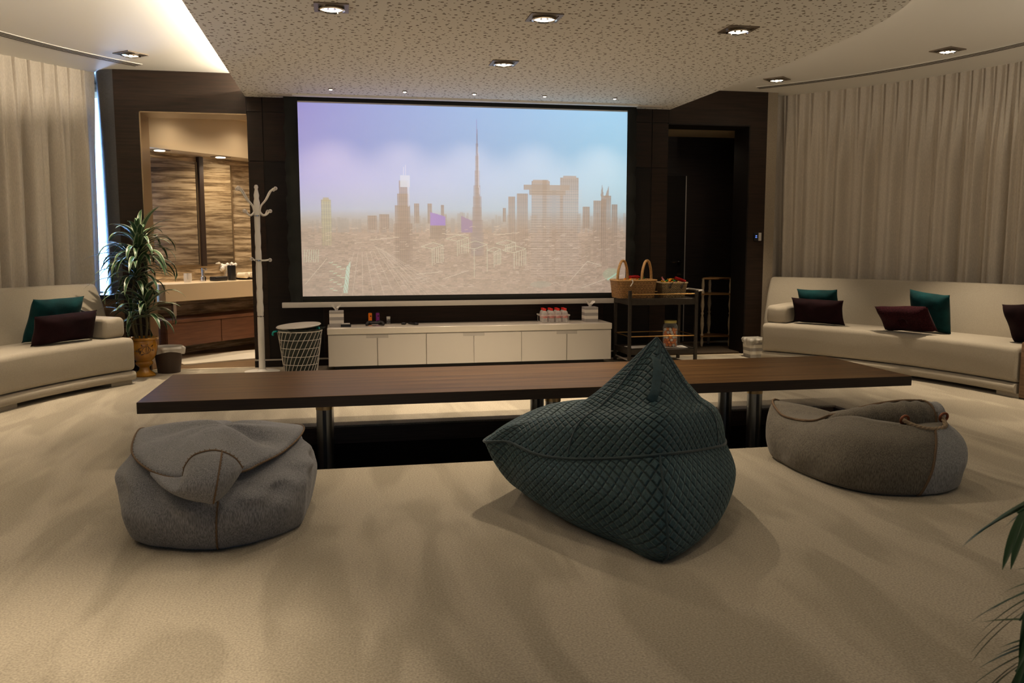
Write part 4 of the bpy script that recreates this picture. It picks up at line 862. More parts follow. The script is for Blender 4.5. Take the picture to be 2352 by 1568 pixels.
# ================================================================== COAT RACK
def coat_rack():
    x, y = -.80, 8.70; t = thing('coat_rack', 'white coat stand with clear knob hooks left of the screen', 'coat stand', (x, y, 0))
    bm = B(); lathe(bm, [(0, 0), (.17, 0), (.17, .008), (.05, .016), (.036, .03), (0, .03)], (x, y, 0), 40); obj('base', bm, M['white_hook'], t, smooth=40)
    prof = [(.032, .03), (.032, .10), (.03, .12), (.032, .3), (.031, .52)]
    z = .6
    prof += [(.03, .6), (.033, .61), (.033, .66), (.028, .70), (.031, .75), (.031, .80), (.026, .84), (.03, .9), (.03, 1.05), (.026, 1.09), (.03, 1.13), (.03, 1.2), (.025, 1.24), (.029, 1.28), (.029, 1.36), (.025, 1.4), (.028, 1.44), (.028, 1.55), (.03, 1.56), (.03, 1.68), (.026, 1.70), (.022, 1.72), (.026, 1.75), (.018, 1.79), (.014, 1.81), (.02, 1.83), (.014, 1.85), (0, 1.855)]
    prof = [(r, z * .983) for r, z in prof]
    bm = B(); lathe(bm, prof, (x, y, 0), 20); obj('pole', bm, M['white_hook'], t, smooth=35)
    for z in (.545, 1.09, 1.52):
        bm = B(); lathe(bm, [(.0335, z), (.0335, z + .012)], (x, y, 0), 20); obj('collar', bm, M['chrome'], t, smooth=50)
    def hook(a, pts):
        d = Vector((math.cos(R_(a)), math.sin(R_(a)), 0)); P = [Vector((x, y, z)) + d * r for r, z in pts]; bm = B(); tube(bm, catmull(P, 5), .0085, 8); h = obj('hook', bm, M['white_hook'], t, smooth=60)
        bm = B(); g = bmesh.ops.create_icosphere(bm, subdivisions=2, radius=.019); [setattr(v, 'co', v.co + P[-1] + d * .012) for v in g['verts']]; obj('knob', bm, M['crystal'], h, smooth=180)
    for a in (-20, 40, 160, 220): hook(a, [(.028, 1.55), (.045, 1.62), (.1, 1.68), (.15, 1.76), (.185, 1.785)])
    for a in (-15, 45, 150, 215): hook(a, [(.028, 1.62), (.035, 1.56), (.07, 1.53), (.105, 1.545), (.12, 1.57)])
    for a in (-12, 168): hook(a, [(.02, 1.095), (.06, 1.095), (.1, 1.1)] if a < 0 else [(.02, 1.095), (.04, 1.1), (.055, 1.11)])
coat_rack()

# ================================================================== WIRE LAUNDRY BASKET
def laundry():
    x, y = -.42, 8.52; H_ = .42; t = thing('wire_basket', 'white wire laundry basket with black liner left of the console', 'basket', (x, y, 0))
    def rad(z): return .155 + (.21 - .155) * z / H_
    bm = B()
    def circ(r, z, w): tube(bm, [(x + r * math.cos(2 * PI * k / 48), y + r * math.sin(2 * PI * k / 48), z) for k in range(48)], w, 6, closed=True)
    for z in (.01, .1, .18, .26, .34): circ(rad(z), z, .003)
    circ(rad(H_), H_, .006)
    for k in range(26):
        a0 = 2 * PI * k / 26; tube(bm, [(x + rad(z) * math.cos(a0 + 1.0 * z / H_), y + rad(z) * math.sin(a0 + 1.0 * z / H_), z) for z in np.linspace(.01, H_, 8)], .0028, 5)
    obj('wire_cage', bm, M['white_paint'], t, smooth=60)
    bm = B(); rs = random.Random(2)
    def fn(u, v):
        a = 2 * PI * u; r = (.14 + .05 * v) * (1 + .05 * math.sin(a * 9) + .03 * math.sin(a * 17 + v * 3)); z = .015 + v * .43
        if v > .93: r += .035 * (1 + .4 * math.sin(a * 6))
        return Vector((x + r * math.cos(a), y + r * math.sin(a), z))
    grid(bm, fn, 90, 14, True); obj('bin_liner', bm, M['bag_black'], t, smooth=60)
    bm = B(); tube(bm, catmull([(x - .2, y - .06, .425), (x - .215, y - .09, .425), (x - .24, y - .1, .42), (x - .25, y - .1, .40), (x - .245, y - .09, .39)], 4), .009, 8)
    tube(bm, catmull([(x + .17, y - .1, .41), (x + .185, y - .08, .44), (x + .18, y - .07, .455), (x + .16, y - .06, .44)], 4), .008, 8); obj('teal_drawstring', bm, M['tealbag'], t, smooth=60)['label'] = 'teal bag ties'
    bm = B(); lathe(bm, [(0, 0), (.15, 0), (.2, .006), (.214, .016), (.208, .024), (0, .028)], M=Matrix.Translation((x - .01, y, .452)) @ Matrix.Rotation(R_(-4), 4, 'Y') @ Matrix.Rotation(R_(2), 4, 'X'), n=48); obj('lid', bm, M['white_paint'], t, smooth=40)['label'] = 'round white lid'
laundry()

# ================================================================== TROLLEY
def trolley():
    x0, x1, y0, y1 = 2.885, 3.61, 8.38, 8.85; t = thing('serving_trolley', 'dark metal serving trolley with gold rails right of the screen', 'trolley', ((x0 + x1) / 2, (y0 + y1) / 2, 0)); D = M['dark_metal']
    for x in (x0, x1):
        for y in (y0, y1): bm = B(); box(bm, x - .016, x + .016, y - .016, y + .016, 0, .775, .003, 1); obj('post', bm, D, t)
    bm = B(); box(bm, x0 - .01, x1 + .01, y0 - .008, y1 + .008, .625, .69, .003, 1); obj('top_tray', bm, D, t)
    bm = B(); box(bm, x0 - .01, x1 + .01, y0 - .008, y1 + .008, .11, .165, .003, 1); obj('lower_tray', bm, D, t)
    for z in (.735, .30):
        bm = B(); P = [(x0, y0 - .0), (x1, y0), (x1, y1), (x0, y1)]
        for k in range(4): a, b_ = P[k], P[(k + 1) % 4]; tube(bm, [(*a, z), (*b_, z)], .006, 8)
        obj('rail', bm, M['gold'], t, smooth=60)['label'] = 'thin gold rail'
    bm = B(); box(bm, x0, x0 + .01, y0, y1, .045, .058); obj('bottom_bar', bm, M['alu'], t)
    bm = B(); tube(bm, catmull([(x1, y1 - .05, .735), (x1 + .04, y1 - .05, .76), (x1 + .09, y1 - .05, .765)], 4), .008, 8); tube(bm, catmull([(x1, y0 + .05, .735), (x1 + .04, y0 + .05, .76), (x1 + .09, y0 + .05, .765)], 4), .008, 8); tube(bm, [(x1 + .09, y0 + .04, .765), (x1 + .09, y1 - .04, .765)], .010, 8); obj('push_handle', bm, M['alu'], t, smooth=60)
    # paper sheets
    for k, (x, y, rz, lab) in enumerate(((3.08, 8.6, 8, 'white paper sheet at the left on the lower trolley tray'), (3.42, 8.55, -6, 'white paper sheet under the glass jar'))):
        bm = B(); tbox(bm, Matrix.Translation((x, y, .1665)) @ Matrix.Rotation(R_(rz), 4, 'Z'), .28, .2, .0015); tag(obj('paper_sheet', bm, M['paper']), lab, 'paper')
    # glass jar with balls
    c = Vector((3.40, 8.56, .1675)); t = thing('glass_jar', 'tall glass jar with yellow lid full of orange and white balls', 'jar', c)
    bm = B(); lathe(bm, [(.06, 0), (.075, .006), (.078, .03), (.078, .21), (.07, .235), (.062, .245), (.062, .262)], c, 28); obj('jar_glass', bm, M['glass'], t, smooth=50)
    bm = B(); lathe(bm, [(.066, .252), (.067, .278), (0, .28)], c, 28); obj('lid', bm, M['lid_y'], t, smooth=50)['label'] = 'yellow tin lid'
    rs = random.Random(5); r = .0165; first = {}
    k = 0
    for lay in range(7):
        z = r + .004 + lay * r * 1.62
        for ring, cnt in ((.0, 1), (.031, 5), (.057, 10)):
            if ring < .04 and lay not in (6,): continue
            for q in range(cnt):
                if lay == 6 and rs.random() < .4: continue
                a = 2 * PI * (q + .5 * (lay % 2)) / cnt + lay * .1; orange = rs.random() < (.75 if lay < 2 else .35 if lay < 3 else .4)
                key = orange
                if key not in first:
                    bm = B(); bmesh.ops.create_icosphere(bm, subdivisions=2, radius=r); o = obj('ping_pong_ball', bm, M['ball_o'] if orange else M['ball_w'], smooth=180); first[key] = o
                    tag(o, 'small orange ball inside the lidded glass jar' if orange else 'small white ball inside the lidded glass jar', 'ball', 'orange balls in the glass jar' if orange else 'white balls in the glass jar')
                else: o = first[key].copy(); link(o)
                o.location = c + Vector((ring * math.cos(a), ring * math.sin(a), z))
    # wicker basket
    def basket(bx, by, w, d, h, m, name, lab, flare=1.0, hand=True, bowed=0):
        t = thing(name, lab, 'basket', (bx, by, .69)); n = 72
        def ring(f, z):
            out = []
            for (px, py) in rrect(-w / 2 * f, w / 2 * f, -d / 2 * f, d / 2 * f, .045, 8): out.append((bx + px, by + py, z + bowed * (abs(px) / (w / 2)) ** 2 * (1 if z > .69 + h * .8 else 0)))
            return out
        bm = B(); lay = bm.loops.layers.uv.verify(); rows = []; nz = 26
        for j in range(nz + 1):
            v = j / nz; RR = ring((1 / flare) + (1 - 1 / flare) * v, .69 + h * v); RR = [Vector(p) for p in RR]; dn = []
            for a_, b_ in zip(RR, RR[1:] + RR[:1]):
                m_ = max(1, int((b_ - a_).length / .009 + .5)) if j == 0 else cnts[len(dn)]; dn.append(m_)
            if j == 0: cnts = dn
            out_ = [a_.lerp(b_, q / m_) for a_, b_, m_ in zip(RR, RR[1:] + RR[:1], cnts) for q in range(m_)]; cc = Vector((bx, by, 0))
            rows.append([bm.verts.new(p + Vector((p.x - bx, p.y - by, 0)).normalized() * .0035 * (1 if (i_ // 2 + j // 2) % 2 else -1)) for i_, p in enumerate(out_)])
        m_ = len(rows[0]); cum = [0]
        for k in range(m_): cum.append(cum[-1] + (rows[0][k].co - rows[0][(k + 1) % m_].co).length)
        for j in range(nz):
            for k in range(m_):
                k2 = (k + 1) % m_; f = bm.faces.new((rows[j][k], rows[j][k2], rows[j + 1][k2], rows[j + 1][k]))
                for l, (uu, vv) in zip(f.loops, ((cum[k], j), (cum[k + 1], j), (cum[k + 1], j + 1), (cum[k], j + 1))): l[lay].uv = (uu, vv / nz * h)
        bm.faces.new(rows[0][::-1]); o = obj('woven_body', bm, m, t, smooth=40); s = o.modifiers.new('s', 'SOLIDIFY'); s.thickness = .008
        bm = B(); R0 = ring(1.01, .69 + h); tube(bm, R0, .008, 8, closed=True); obj('rim', bm, M['cane_handle'] if m is M['wicker'] else M['cane_pale'], t, smooth=60)
        return t
    t1 = basket(3.0, 8.62, .43, .30, .185, M['wicker'], 'wicker_basket', 'large honey wicker basket with two tall loop handles on trolley', 1.1)
    for k, (xa, rz) in enumerate(((2.945, 0), (3.195, 0))):
        bm = B(); x_ = (2.80, 3.065)[k]; P = [(x_, 8.54, .86), (x_ + .012, 8.55, .97), (x_ + .05, 8.59, 1.055), (x_ + .085, 8.62, 1.075), (x_ + .12, 8.65, 1.055), (x_ + .155, 8.69, .97), (x_ + .165, 8.70, .86)]
        tube(bm, catmull(P, 6), .014, 10); obj('loop_handle', bm, M['cane_handle'], t1, smooth=60)
    bm = B(); tube(bm, catmull([(2.93, 8.462, .885), (2.94, 8.455, .86), (2.925, 8.458, .83), (2.915, 8.46, .815)], 4), .006, 6); obj('paper_tag', bm, M['paper'], t1, smooth=60)['label'] = 'white ribbon tie'
    t2 = basket(3.42, 8.60, .285, .24, .155, M['seagrass'], 'seagrass_basket', 'small pale seagrass basket heaped with sweets on the trolley', 1.2)
    for dx_ in (-.055, .075):
        bm = B(); tube(bm, catmull([(3.42 + dx_ + .02, 8.475, .85), (3.42 + dx_, 8.468, .83), (3.42 + dx_ - .02, 8.466, .79)], 4), [.005] * 4 + [.007] * 2 + [.012] * 3, 8); obj('leather_tie', bm, M['leather'], t2, smooth=60)['label'] = 'dark leather tie'
    # candies
    def candy(p, m, lab, s, rz, cnt=1, grp=None, long_=False):
        bm = B(); rs = random.Random(int(p[0] * 1e4)); Mx = Matrix.Translation(p) @ Matrix.Rotation(rz, 4, 'Z') @ Matrix.Rotation(rs.uniform(-.7, .7), 4, 'X') @ Matrix.Rotation(rs.uniform(-.9, .5), 4, 'Y')
        P = [(-1.6, .9), (-1.15, .2), (-.8, .75), (0, .95), (.8, .75), (1.15, .2), (1.6, .9)] if not long_ else [(-2, .9), (-1.7, .8), (0, 1), (1.7, .8), (2, .9)]
        rings = []
        for x, r in P: rings.append([bm.verts.new(Mx @ Vector((x * s, r * s * .7 * math.cos(2 * PI * k / 8) * rs.uniform(.8, 1.2), r * s * .55 * math.sin(2 * PI * k / 8) * rs.uniform(.8, 1.2)))) for k in range(8)])
        for j in range(len(P) - 1):
            for k in range(8): bm.faces.new((rings[j][k], rings[j][(k + 1) % 8], rings[j + 1][(k + 1) % 8], rings[j + 1][k]))
        bm.faces.new(rings[0][::-1]); bm.faces.new(rings[-1]); tag(obj('wrapped_sweet', bm, m), lab, 'sweet', grp)
    z1 = .875
    candy((2.985, 8.54, z1 + .035), M['redfoil'], 'upright red crisp packet in the large wicker basket', .032, .5, long_=True); candy((3.02, 8.55, z1 + .01), M['orangefoil'], 'orange sweet beside red packet in the wicker basket', .02, 1)
    candy((3.07, 8.56, z1 + .012), M['green'], 'green foil sweet in the large wicker basket', .022, .2); candy((2.95, 8.59, z1), M['yellowfoil'], 'yellow sweet at left in the large wicker basket', .02, .8)
    for xx, yy in ((2.92, 8.68), (3.02, 8.70), (3.13, 8.66), (3.0, 8.62)): candy((xx, yy, z1 - .02), M['orangefoil'], 'wrapped orange sweet deep in the large wicker basket', .03, xx * 9, grp='sweets deep in the wicker basket')
    spec = [(-.1, -.02, .03, 'pinkfoil', 'pink striped sweet topmost at the left of small basket', .022), (-.075, -.05, .02, 'green', 'green sweet next to pink striped one', .018), (-.09, -.07, 0, 'yellowfoil', 'yellow sweet at left rim of small basket', .02), (-.04, -.06, .01, 'orangefoil', 'orange sweet near left rim of the small basket', .022), (-.02, -.02, .035, 'yellowfoil', 'yellow sweet topmost in small basket', .02), (.0, -.07, 0, 'pinkfoil', 'small striped sweet at front rim of small basket', .016), (.02, -.05, .015, 'green', 'green sweet in the middle of small basket', .022), (.045, -.07, 0, 'orangefoil', 'orange sweet at the front rim of small basket', .018)]
    for a, b_, c_, mm, lab, s in spec: candy((3.42 + a, 8.60 + b_, .845 + c_), M[mm], lab, s, a * 40)
    candy((3.5, 8.56, .875), M['redfoil'], 'large red packet at the right of small basket', .03, .1, long_=True)
    for xx, yy in ((3.36, 8.62), (3.44, 8.63), (3.4, 8.66), (3.5, 8.64)): candy((xx, yy, .835), M['yellowfoil'], 'yellow wrapped sweet under the others in the seagrass basket', .034, xx * 9, grp='sweets filling the seagrass basket')
trolley()

# ================================================================== BINS
def bin_(x, y, r0, r1, h, m, name, lab, square=False, stripes_=False):
    t = thing(name, lab, 'bin', (x, y, 0)); bm = B(); lay = bm.loops.layers.uv.verify()
    n = 40
    def P(a, f):
        if square: s = 1 / max(abs(math.cos(a)), abs(math.sin(a))); s = min(s, 1.4); return Vector((math.cos(a) * s, math.sin(a) * s, 0))
        return Vector((math.cos(a), math.sin(a), 0))
    rot0 = R_(0)
    rows = [[bm.verts.new(Vector((x, y, .0 + h * j / 6)) + P(2 * PI * k / n, 0) * (r0 + (r1 - r0) * j / 6)) for k in range(n)] for j in range(7)]
    for j in range(6):
        for k in range(n):
            f = bm.faces.new((rows[j][k], rows[j][(k + 1) % n], rows[j + 1][(k + 1) % n], rows[j + 1][k]))
            for l, (a, b_) in zip(f.loops, ((k, j), (k + 1, j), (k + 1, j + 1), (k, j + 1))): l[lay].uv = (a * .03 * r1 / .15, b_ * h / 6)
    bm.faces.new(rows[0][::-1]); obj('bin_body', bm, m, t, smooth=40)
    bm = B()
    def fn(u, v):
        a = 2 * PI * u; q = P(a, 0); w = 1 + .05 * math.sin(a * 7) + .04 * math.sin(a * 11 + 1)
        seq = [(r1 * .86, h - .05), (r1 * .95, h + .0), (r1 * 1.02, h + .015), (r1 * 1.13 * w, h - .005), (r1 * 1.08 * w, h - .03 - .025 * math.sin(a * 2 + 1)), (r1 * 1.04 * w, h - .05 - .02 * math.sin(a * 2 + 1))]
        f = v * (len(seq) - 1); i = min(int(f), len(seq) - 2); g = f - i; r = seq[i][0] * (1 - g) + seq[i + 1][0] * g; z = seq[i][1] * (1 - g) + seq[i + 1][1] * g
        return Vector((x, y, z)) + q * r
    grid(bm, fn, 72, 10, True); obj('bin_liner', bm, M['liner'], t, smooth=60)['label'] = 'thin white plastic liner'
bin_(-1.70, 8.86, .105, .135, .245, M['wicker_bin'], 'waste_bin', 'brown woven waste bin with white liner beside the amber urn')
bin_(4.48, 8.78, .085, .095, .20, M['striped2'], 'waste_bin', 'square striped waste bin with white liner beside right sofa', square=True)

# ================================================================== PLANT IN URN
def ribbon(bm, P, w, lay, fold=.25, side=None):
    """leaf strip along P with uv.x across"""
    n = len(P); rows = []
    for i in range(n):
        t = (P[min(i + 1, n - 1)] - P[max(i - 1, 0)]).normalized(); s = t.cross(Vector((0, 0, 1)))
        if s.length < .1: s = Vector((1, 0, 0))
        s.normalize()
        if side is not None: s = (s + side * .5).normalized()
        up = s.cross(t).normalized(); q = i / (n - 1); ww = w * (math.sin(PI * min(1, q * .92 + .1)) ** .7 + .05) * .5
        rows.append([bm.verts.new(P[i] - s * ww + up * ww * fold), bm.verts.new(P[i] - s * ww * .5 + up * ww * fold * .3), bm.verts.new(P[i]), bm.verts.new(P[i] + s * ww * .5 + up * ww * fold * .3), bm.verts.new(P[i] + s * ww + up * ww * fold)])
    for i in range(n - 1):
        for k in range(4):
            f = bm.faces.new((rows[i][k], rows[i][k + 1], rows[i + 1][k + 1], rows[i + 1][k]))
            for l, (a, b_) in zip(f.loops, ((k, i), (k + 1, i), (k + 1, i + 1), (k, i + 1))): l[lay].uv = (a / 4, b_ / (n - 1))
def urn_plant():
    x, y = -1.885, 8.66; t = thing('potted_dracaena', 'striped dracaena plant growing in an amber glazed urn', 'plant', (x, y, 0))
    prof = [(0, 0), (.1, 0), (.104, .012), (.085, .03), (.05, .06), (.046, .085), (.062, .1), (.078, .115), (.082, .13), (.07, .145), (.085, .16), (.112, .2), (.128, .26), (.13, .3), (.124, .335), (.12, .345), (.14, .355), (.143, .37), (.13, .374), (.118, .36), (.112, .33), (0, .33)]
    bm = B(); lathe(bm, prof, (x, y, 0), 40); obj('urn', bm, M['glaze'], t, smooth=50)
    bm = B(); lathe(bm, [(0, .345), (.115, .345)], (x, y, 0), 30, cap=False); obj('soil', bm, M['soil'], t)
    # painted scrolls on the glaze
    bm = B()
    def on(a, z):
        zz = [p[1] for p in prof[10:16]]; rr = [p[0] for p in prof[10:16]]; r = float(np.interp(z, zz, rr)) + .0015; return Vector((x + r * math.cos(R_(a)), y + r * math.sin(R_(a)), z))
    tube(bm, catmull([on(-160, .25), on(-130, .245), on(-105, .26), on(-85, .285), on(-60, .315)], 6), .0022, 5)
    tube(bm, catmull([on(-62, .30), on(-78, .28), on(-82, .25), on(-70, .225), on(-55, .235), on(-50, .265), on(-62, .30)], 6), .0022, 5); tube(bm, catmull([on(-66, .295), on(-68, .26), on(-66, .23)], 6), .002, 5); tube(bm, catmull([on(-58, .29), on(-57, .26), on(-62, .23)], 6), .002, 5)
    for a, z, da, dz in ((-90, .28, -8, -.02), (-95, .27, -2, -.035), (-85, .255, -14, -.01), (-86, .25, -8, -.03), (-100, .245, -8, .012), (-75, .22, -16, -.005), (-48, .29, 12, .02), (-46, .26, 12, -.01), (-80, .30, -6, .015)):
        tube(bm, catmull([on(a, z), on(a + da * .6, z + dz * .4), on(a + da, z + dz)], 4), [.0015, .002, .0035, .005, .005, .005, .004, .003, .001], 5)
    obj('painted_scroll', bm, M['glaze_dark'], t, smooth=60)['label'] = 'dark painted flower scroll'
    rs = random.Random(12)
    stems = [((x - .01, y, .34), (x - .02, y + .01, .8), (x - .0, y, 1.2), .40, 60, 1.22, .046), ((x + .03, y - .02, .34), (x + .05, y - .03, .5), (x + .04, y - .04, .66), .36, 36, .72, .05), ((x - .05, y + .02, .34), (x - .08, y + .03, .7), (x - .04, y + .01, 1.0), .38, 46, 1.04, .044), ((x - .04, y - .04, .34), (x - .07, y - .05, .45), (x - .08, y - .05, .58), .28, 18, .62, .036)]
    for a, b_, c, L_, cnt, zc, wd in stems:
        bm = B(); tube(bm, catmull([a, b_, c], 8), .012, 8); obj('cane', bm, M['cane'], t, smooth=60)
        bm = B(); lay = bm.loops.layers.uv.verify(); c = Vector(c)
        for k in range(cnt):
            az = k * 2.399 + rs.uniform(-.3, .3); q = k / cnt; el = R_(78 - 75 * q + rs.uniform(-14, 14)); l = L_ * rs.uniform(.8, 1.3); d = Vector((math.cos(az), math.sin(az), 0))
            p = c + Vector((0, 0, .06 - .16 * q)); P = []; e = el; droop = rs.uniform(.10, .27)
            for i in range(11): P.append(p.copy()); p += (d * math.cos(e) + Vector((0, 0, math.sin(e)))) * l / 10; e -= droop * (.5 + i * .11)
            P = [Vector((v.x, min(v.y, WY - .03), max(v.z, .36))) for v in P]
            ribbon(bm, P, wd, lay)
        obj('leaf_crown', bm, M['dracaena'], t, smooth=180)
urn_plant()
# ================================================================== FOREGROUND PALM
def palm():
    c = Vector((1.66, 1.16, 0)); t = thing('potted_palm', 'dark green palm with drooping fronds entering at the right edge', 'plant', c)
    bm = B(); lathe(bm, [(0, 0), (.13, 0), (.17, .26), (.18, .28), (.165, .28), (.15, .25), (0, .25)], c, 32); obj('pot', bm, M['black'], t, smooth=40)
    bm = B(); lathe(bm, [(0, .252), (.15, .252)], c, 24, cap=False); obj('soil', bm, M['soil'], t)
    rs = random.Random(3)
    def frond(P, nl, ll, w, q0=.35):
        P = catmull(P, 8); bm = B(); lay = bm.loops.layers.uv.verify(); tube(bm, P, [.005 - .003 * i / len(P) for i in range(len(P))], 6)
        n = len(P)
        for k in range(nl):
            q = q0 + (1 - q0) * k / nl; i = min(n - 2, int(q * (n - 1))); p = P[i]; tg = (P[i + 1] - P[i]).normalized(); s = tg.cross(Vector((0, 0, 1))).normalized()
            for sg in (-1, 1):
                d = (tg * .9 + s * sg * rs.uniform(.45, .7) + Vector((0, 0, -.2))).normalized(); L_ = ll * (1.1 - .5 * abs(q - .5)) * rs.uniform(.8, 1.1); Q = []; pp = p.copy()
                for j in range(8): Q.append(pp.copy()); pp += d * L_ / 7; d = (d + Vector((0, 0, -.07))).normalized()
                ribbon(bm, Q, w, lay, .15)
        obj('frond', bm, M['palm'], t, smooth=60)
    V = Vector
    frond([c + V((0, 0, .25)), V((1.60, 1.22, .65)), V((1.42, 1.29, .83)), V((1.30, 1.32, .80)), V((1.215, 1.33, .755))], 9, .15, .015, .66)
    frond([c + V((0, 0, .25)), V((1.56, 1.22, .5)), V((1.42, 1.28, .64)), V((1.29, 1.32, .61)), V((1.235, 1.33, .545))], 7, .2, .016, .5)
    frond([c + V((0, 0, .25)), V((1.54, 1.22, .42)), V((1.40, 1.27, .53)), V((1.28, 1.30, .51)), V((1.225, 1.32, .45))], 7, .2, .016, .5)
    frond([c + Vector((0, 0, .25)), c + Vector((.1, .06, .6)), c + Vector((.3, .16, .8)), c + Vector((.5, .2, .75))], 12, .2, .014)
    frond([c + Vector((0, 0, .25)), c + Vector((.02, -.1, .6)), c + Vector((.1, -.3, .85)), c + Vector((.15, -.5, .8))], 12, .2, .014)
palm()

# ================================================================== BEAN BAGS
def spline_ring(pts, n, closed=True):
    P = catmull(pts, 24, closed); 
    # resample by arc length
    P2 = P + [P[0]]; cum = [0]
    for a, b_ in zip(P2[:-1], P2[1:]): cum.append(cum[-1] + (b_ - a).length)
    tot = cum[-1]; out = []
    j = 0
    for k in range(n):
        s = tot * k / n
        while cum[j + 1] < s: j += 1
        q = (s - cum[j]) / max(1e-9, cum[j + 1] - cum[j]); out.append(P2[j].lerp(P2[j + 1], q))
    return out
def station_ring(ctrl, per=14):
    """each pair of neighbouring control points gets the same number of samples: rings stay matched"""
    return catmull(ctrl, per, True)
def vspline(levels, t):
    """levels: list of points (one per level) -> catmull at t in 0..1"""
    n = len(levels) - 1; f = t * n; i = min(int(f), n - 1); g = f - i
    a = levels[max(0, i - 1)]; b = levels[i]; c = levels[i + 1]; d = levels[min(n, i + 2)]
    return .5 * ((2 * b) + (c - a) * g + (2 * a - 5 * b + 4 * c - d) * g * g + (3 * b - a - 3 * c + d) * g ** 3)

def teal_bag():
    t = thing('quilted_bean_bag', 'petrol blue quilted bean bag chair with a tall peaked back', 'bean bag', (1.3, 3.7, 0))
    V = Vector
    # stations round the bag: back corner, left face ..., front-left tip, front, front-right, right face
    #            floor            low bulge             upper bulge            seam
    st = [
        [(1.215, 3.09, .005), (1.22, 3.05, .06), (1.222, 3.09, .22), (1.236, 3.20, .405)],       # 0 back corner
        [(1.10, 3.32, .005), (1.075, 3.255, .07), (1.07, 3.24, .22), (1.074, 3.36, .358)],
        [(1.00, 3.55, .005), (.945, 3.46, .08), (.93, 3.44, .22), (.940, 3.53, .322)],
        [(.93, 3.80, .005), (.86, 3.70, .08), (.825, 3.66, .2), (.838, 3.70, .307)],
        [(.90, 4.02, .005), (.80, 3.90, .09), (.755, 3.87, .2), (.745, 3.88, .325)],
        [(.90, 4.25, .005), (.80, 4.10, .09), (.72, 4.06, .19), (.662, 4.05, .300)],            # 5 front-left tip
        [(1.10, 4.38, .005), (1.05, 4.45, .09), (1.03, 4.47, .2), (.98, 4.38, .33)],
        [(1.40, 4.45, .005), (1.42, 4.55, .09), (1.42, 4.58, .2), (1.38, 4.50, .33)],
        [(1.68, 4.35, .005), (1.78, 4.42, .09), (1.80, 4.45, .2), (1.80, 4.40, .32)],           # 8 front-right tip
        [(1.72, 4.0, .005), (1.80, 3.98, .09), (1.83, 3.95, .2), (1.79, 3.92, .33)],
        [(1.64, 3.68, .005), (1.73, 3.62, .09), (1.765, 3.60, .21), (1.70, 3.58, .345)],
        [(1.46, 3.33, .005), (1.53, 3.28, .08), (1.545, 3.30, .22), (1.50, 3.38, .372)],
    ]
    K = len(st); per = 10; N = K * per
    rings = [catmull([s[l] for s in st], per, True) for l in range(4)]
    # sharpen at corners: pull samples near 0, 5, 8 towards straight chords
    def lev(i, v): return vspline([rings[l][i] for l in range(4)], v)
    bm = B(); lay = bm.loops.layers.uv.verify(); nv = 22
    cum = [0]
    for i in range(N): cum.append(cum[-1] + (rings[2][(i + 1) % N] - rings[2][i]).length)
    rows = [[bm.verts.new(lev(i, j / nv)) for i in range(N)] for j in range(nv + 1)]
    for j in range(nv):
        for i in range(N):
            i2 = (i + 1) % N; f = bm.faces.new((rows[j][i], rows[j][i2], rows[j + 1][i2], rows[j + 1][i]))
            for l, (a, b_) in zip(f.loops, ((i, j), (i + 1, j), (i + 1, j + 1), (i, j + 1))): l[lay].uv = (cum[a] * .86, b_ / nv * .45)
    bm.faces.new(rows[0][::-1])
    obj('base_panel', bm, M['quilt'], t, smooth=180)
    # top cover rising to the peak
    peak = V((1.352, 3.56, .853)); seam = rings[3]
    bm = B(); lay = bm.loops.layers.uv.verify(); nt_ = 40; rows = []
    def top(i, q):
        s = seam[i]; k = i / per
        # how far forward (seat side) this station is
        fw = max(0, min(1, 1 - abs(((k - 6.3 + K / 2) % K) - K / 2) / 3.6)); fw = fw * fw * (3 - 2 * fw)
        g = q ** (1 + 1.5 * fw) if fw > 0 else q
        g = g * (1 - .0) 
        p = s.lerp(peak, q); z = s.z + (peak.z - s.z) * g
        # puffy start above the seam
        z += (.05 + .07 * fw) * math.sin(min(1, q * 2.4) * PI) * (1 - q) 
        out = (V((s.x, s.y, 0)) - V((peak.x, peak.y, 0))).normalized(); puff = .05 * math.sin(min(1, q * 1.7) * PI) * (1 - fw)
        p = V((p.x, p.y, z)) + out * puff * (1 - q)
        if q > .9: w = (q - .9) / .1; p.z = p.z - .012 * w * w
        return p
    for j in range(nt_ + 1): rows.append([bm.verts.new(top(i, j / nt_)) for i in range(N)])
    PT = [[top(i, j / nt_) for i in range(N)] for j in range(nt_ + 1)]
    CU = []
    for row in PT:
        c_ = [0.0]
        for i in range(N): c_.append(c_[-1] + (row[(i + 1) % N] - row[i]).length * .9)
        CU.append(c_)
    MV = []
    for i in range(N):
        c_ = [0.0]
        for j in range(nt_): c_.append(c_[-1] + (PT[j + 1][i] - PT[j][i]).length)
        MV.append(c_)
    def uvof(p, sec):
        if sec == 0: a, b_ = V((.55, -.15, 0)).normalized(), None; return (p.x * .98 + p.y * .1, p.z * 1.05)           # back panel
        n, d = ((V((-.75, -.33, .55)), V((-.40, .91, 0))) if sec == 1 else (V((.8, -.2, .5)), V((.3, .95, 0))) if sec == 3 else (V((0, .5, .85)), V((1, 0, 0))))
        n = n.normalized(); d = d.normalized(); e = n.cross(d); return (p.dot(d), p.dot(e))
    for j in range(nt_):
        for i in range(N):
            i2 = (i + 1) % N; f = bm.faces.new((rows[j][i], rows[j][i2], rows[j + 1][i2], rows[j + 1][i])); k = i / per
            seat = 5 <= k < 8
            for l, (aa, jj) in zip(f.loops, ((i, j), (i + 1, j), (i + 1, j + 1), (i, j + 1))):
                if seat: l[lay].uv = uvof(l.vert.co, 2)
                else: l[lay].uv = (CU[jj][aa] - (CU[jj][N] if i >= N // 2 else 0), MV[aa % N][jj])
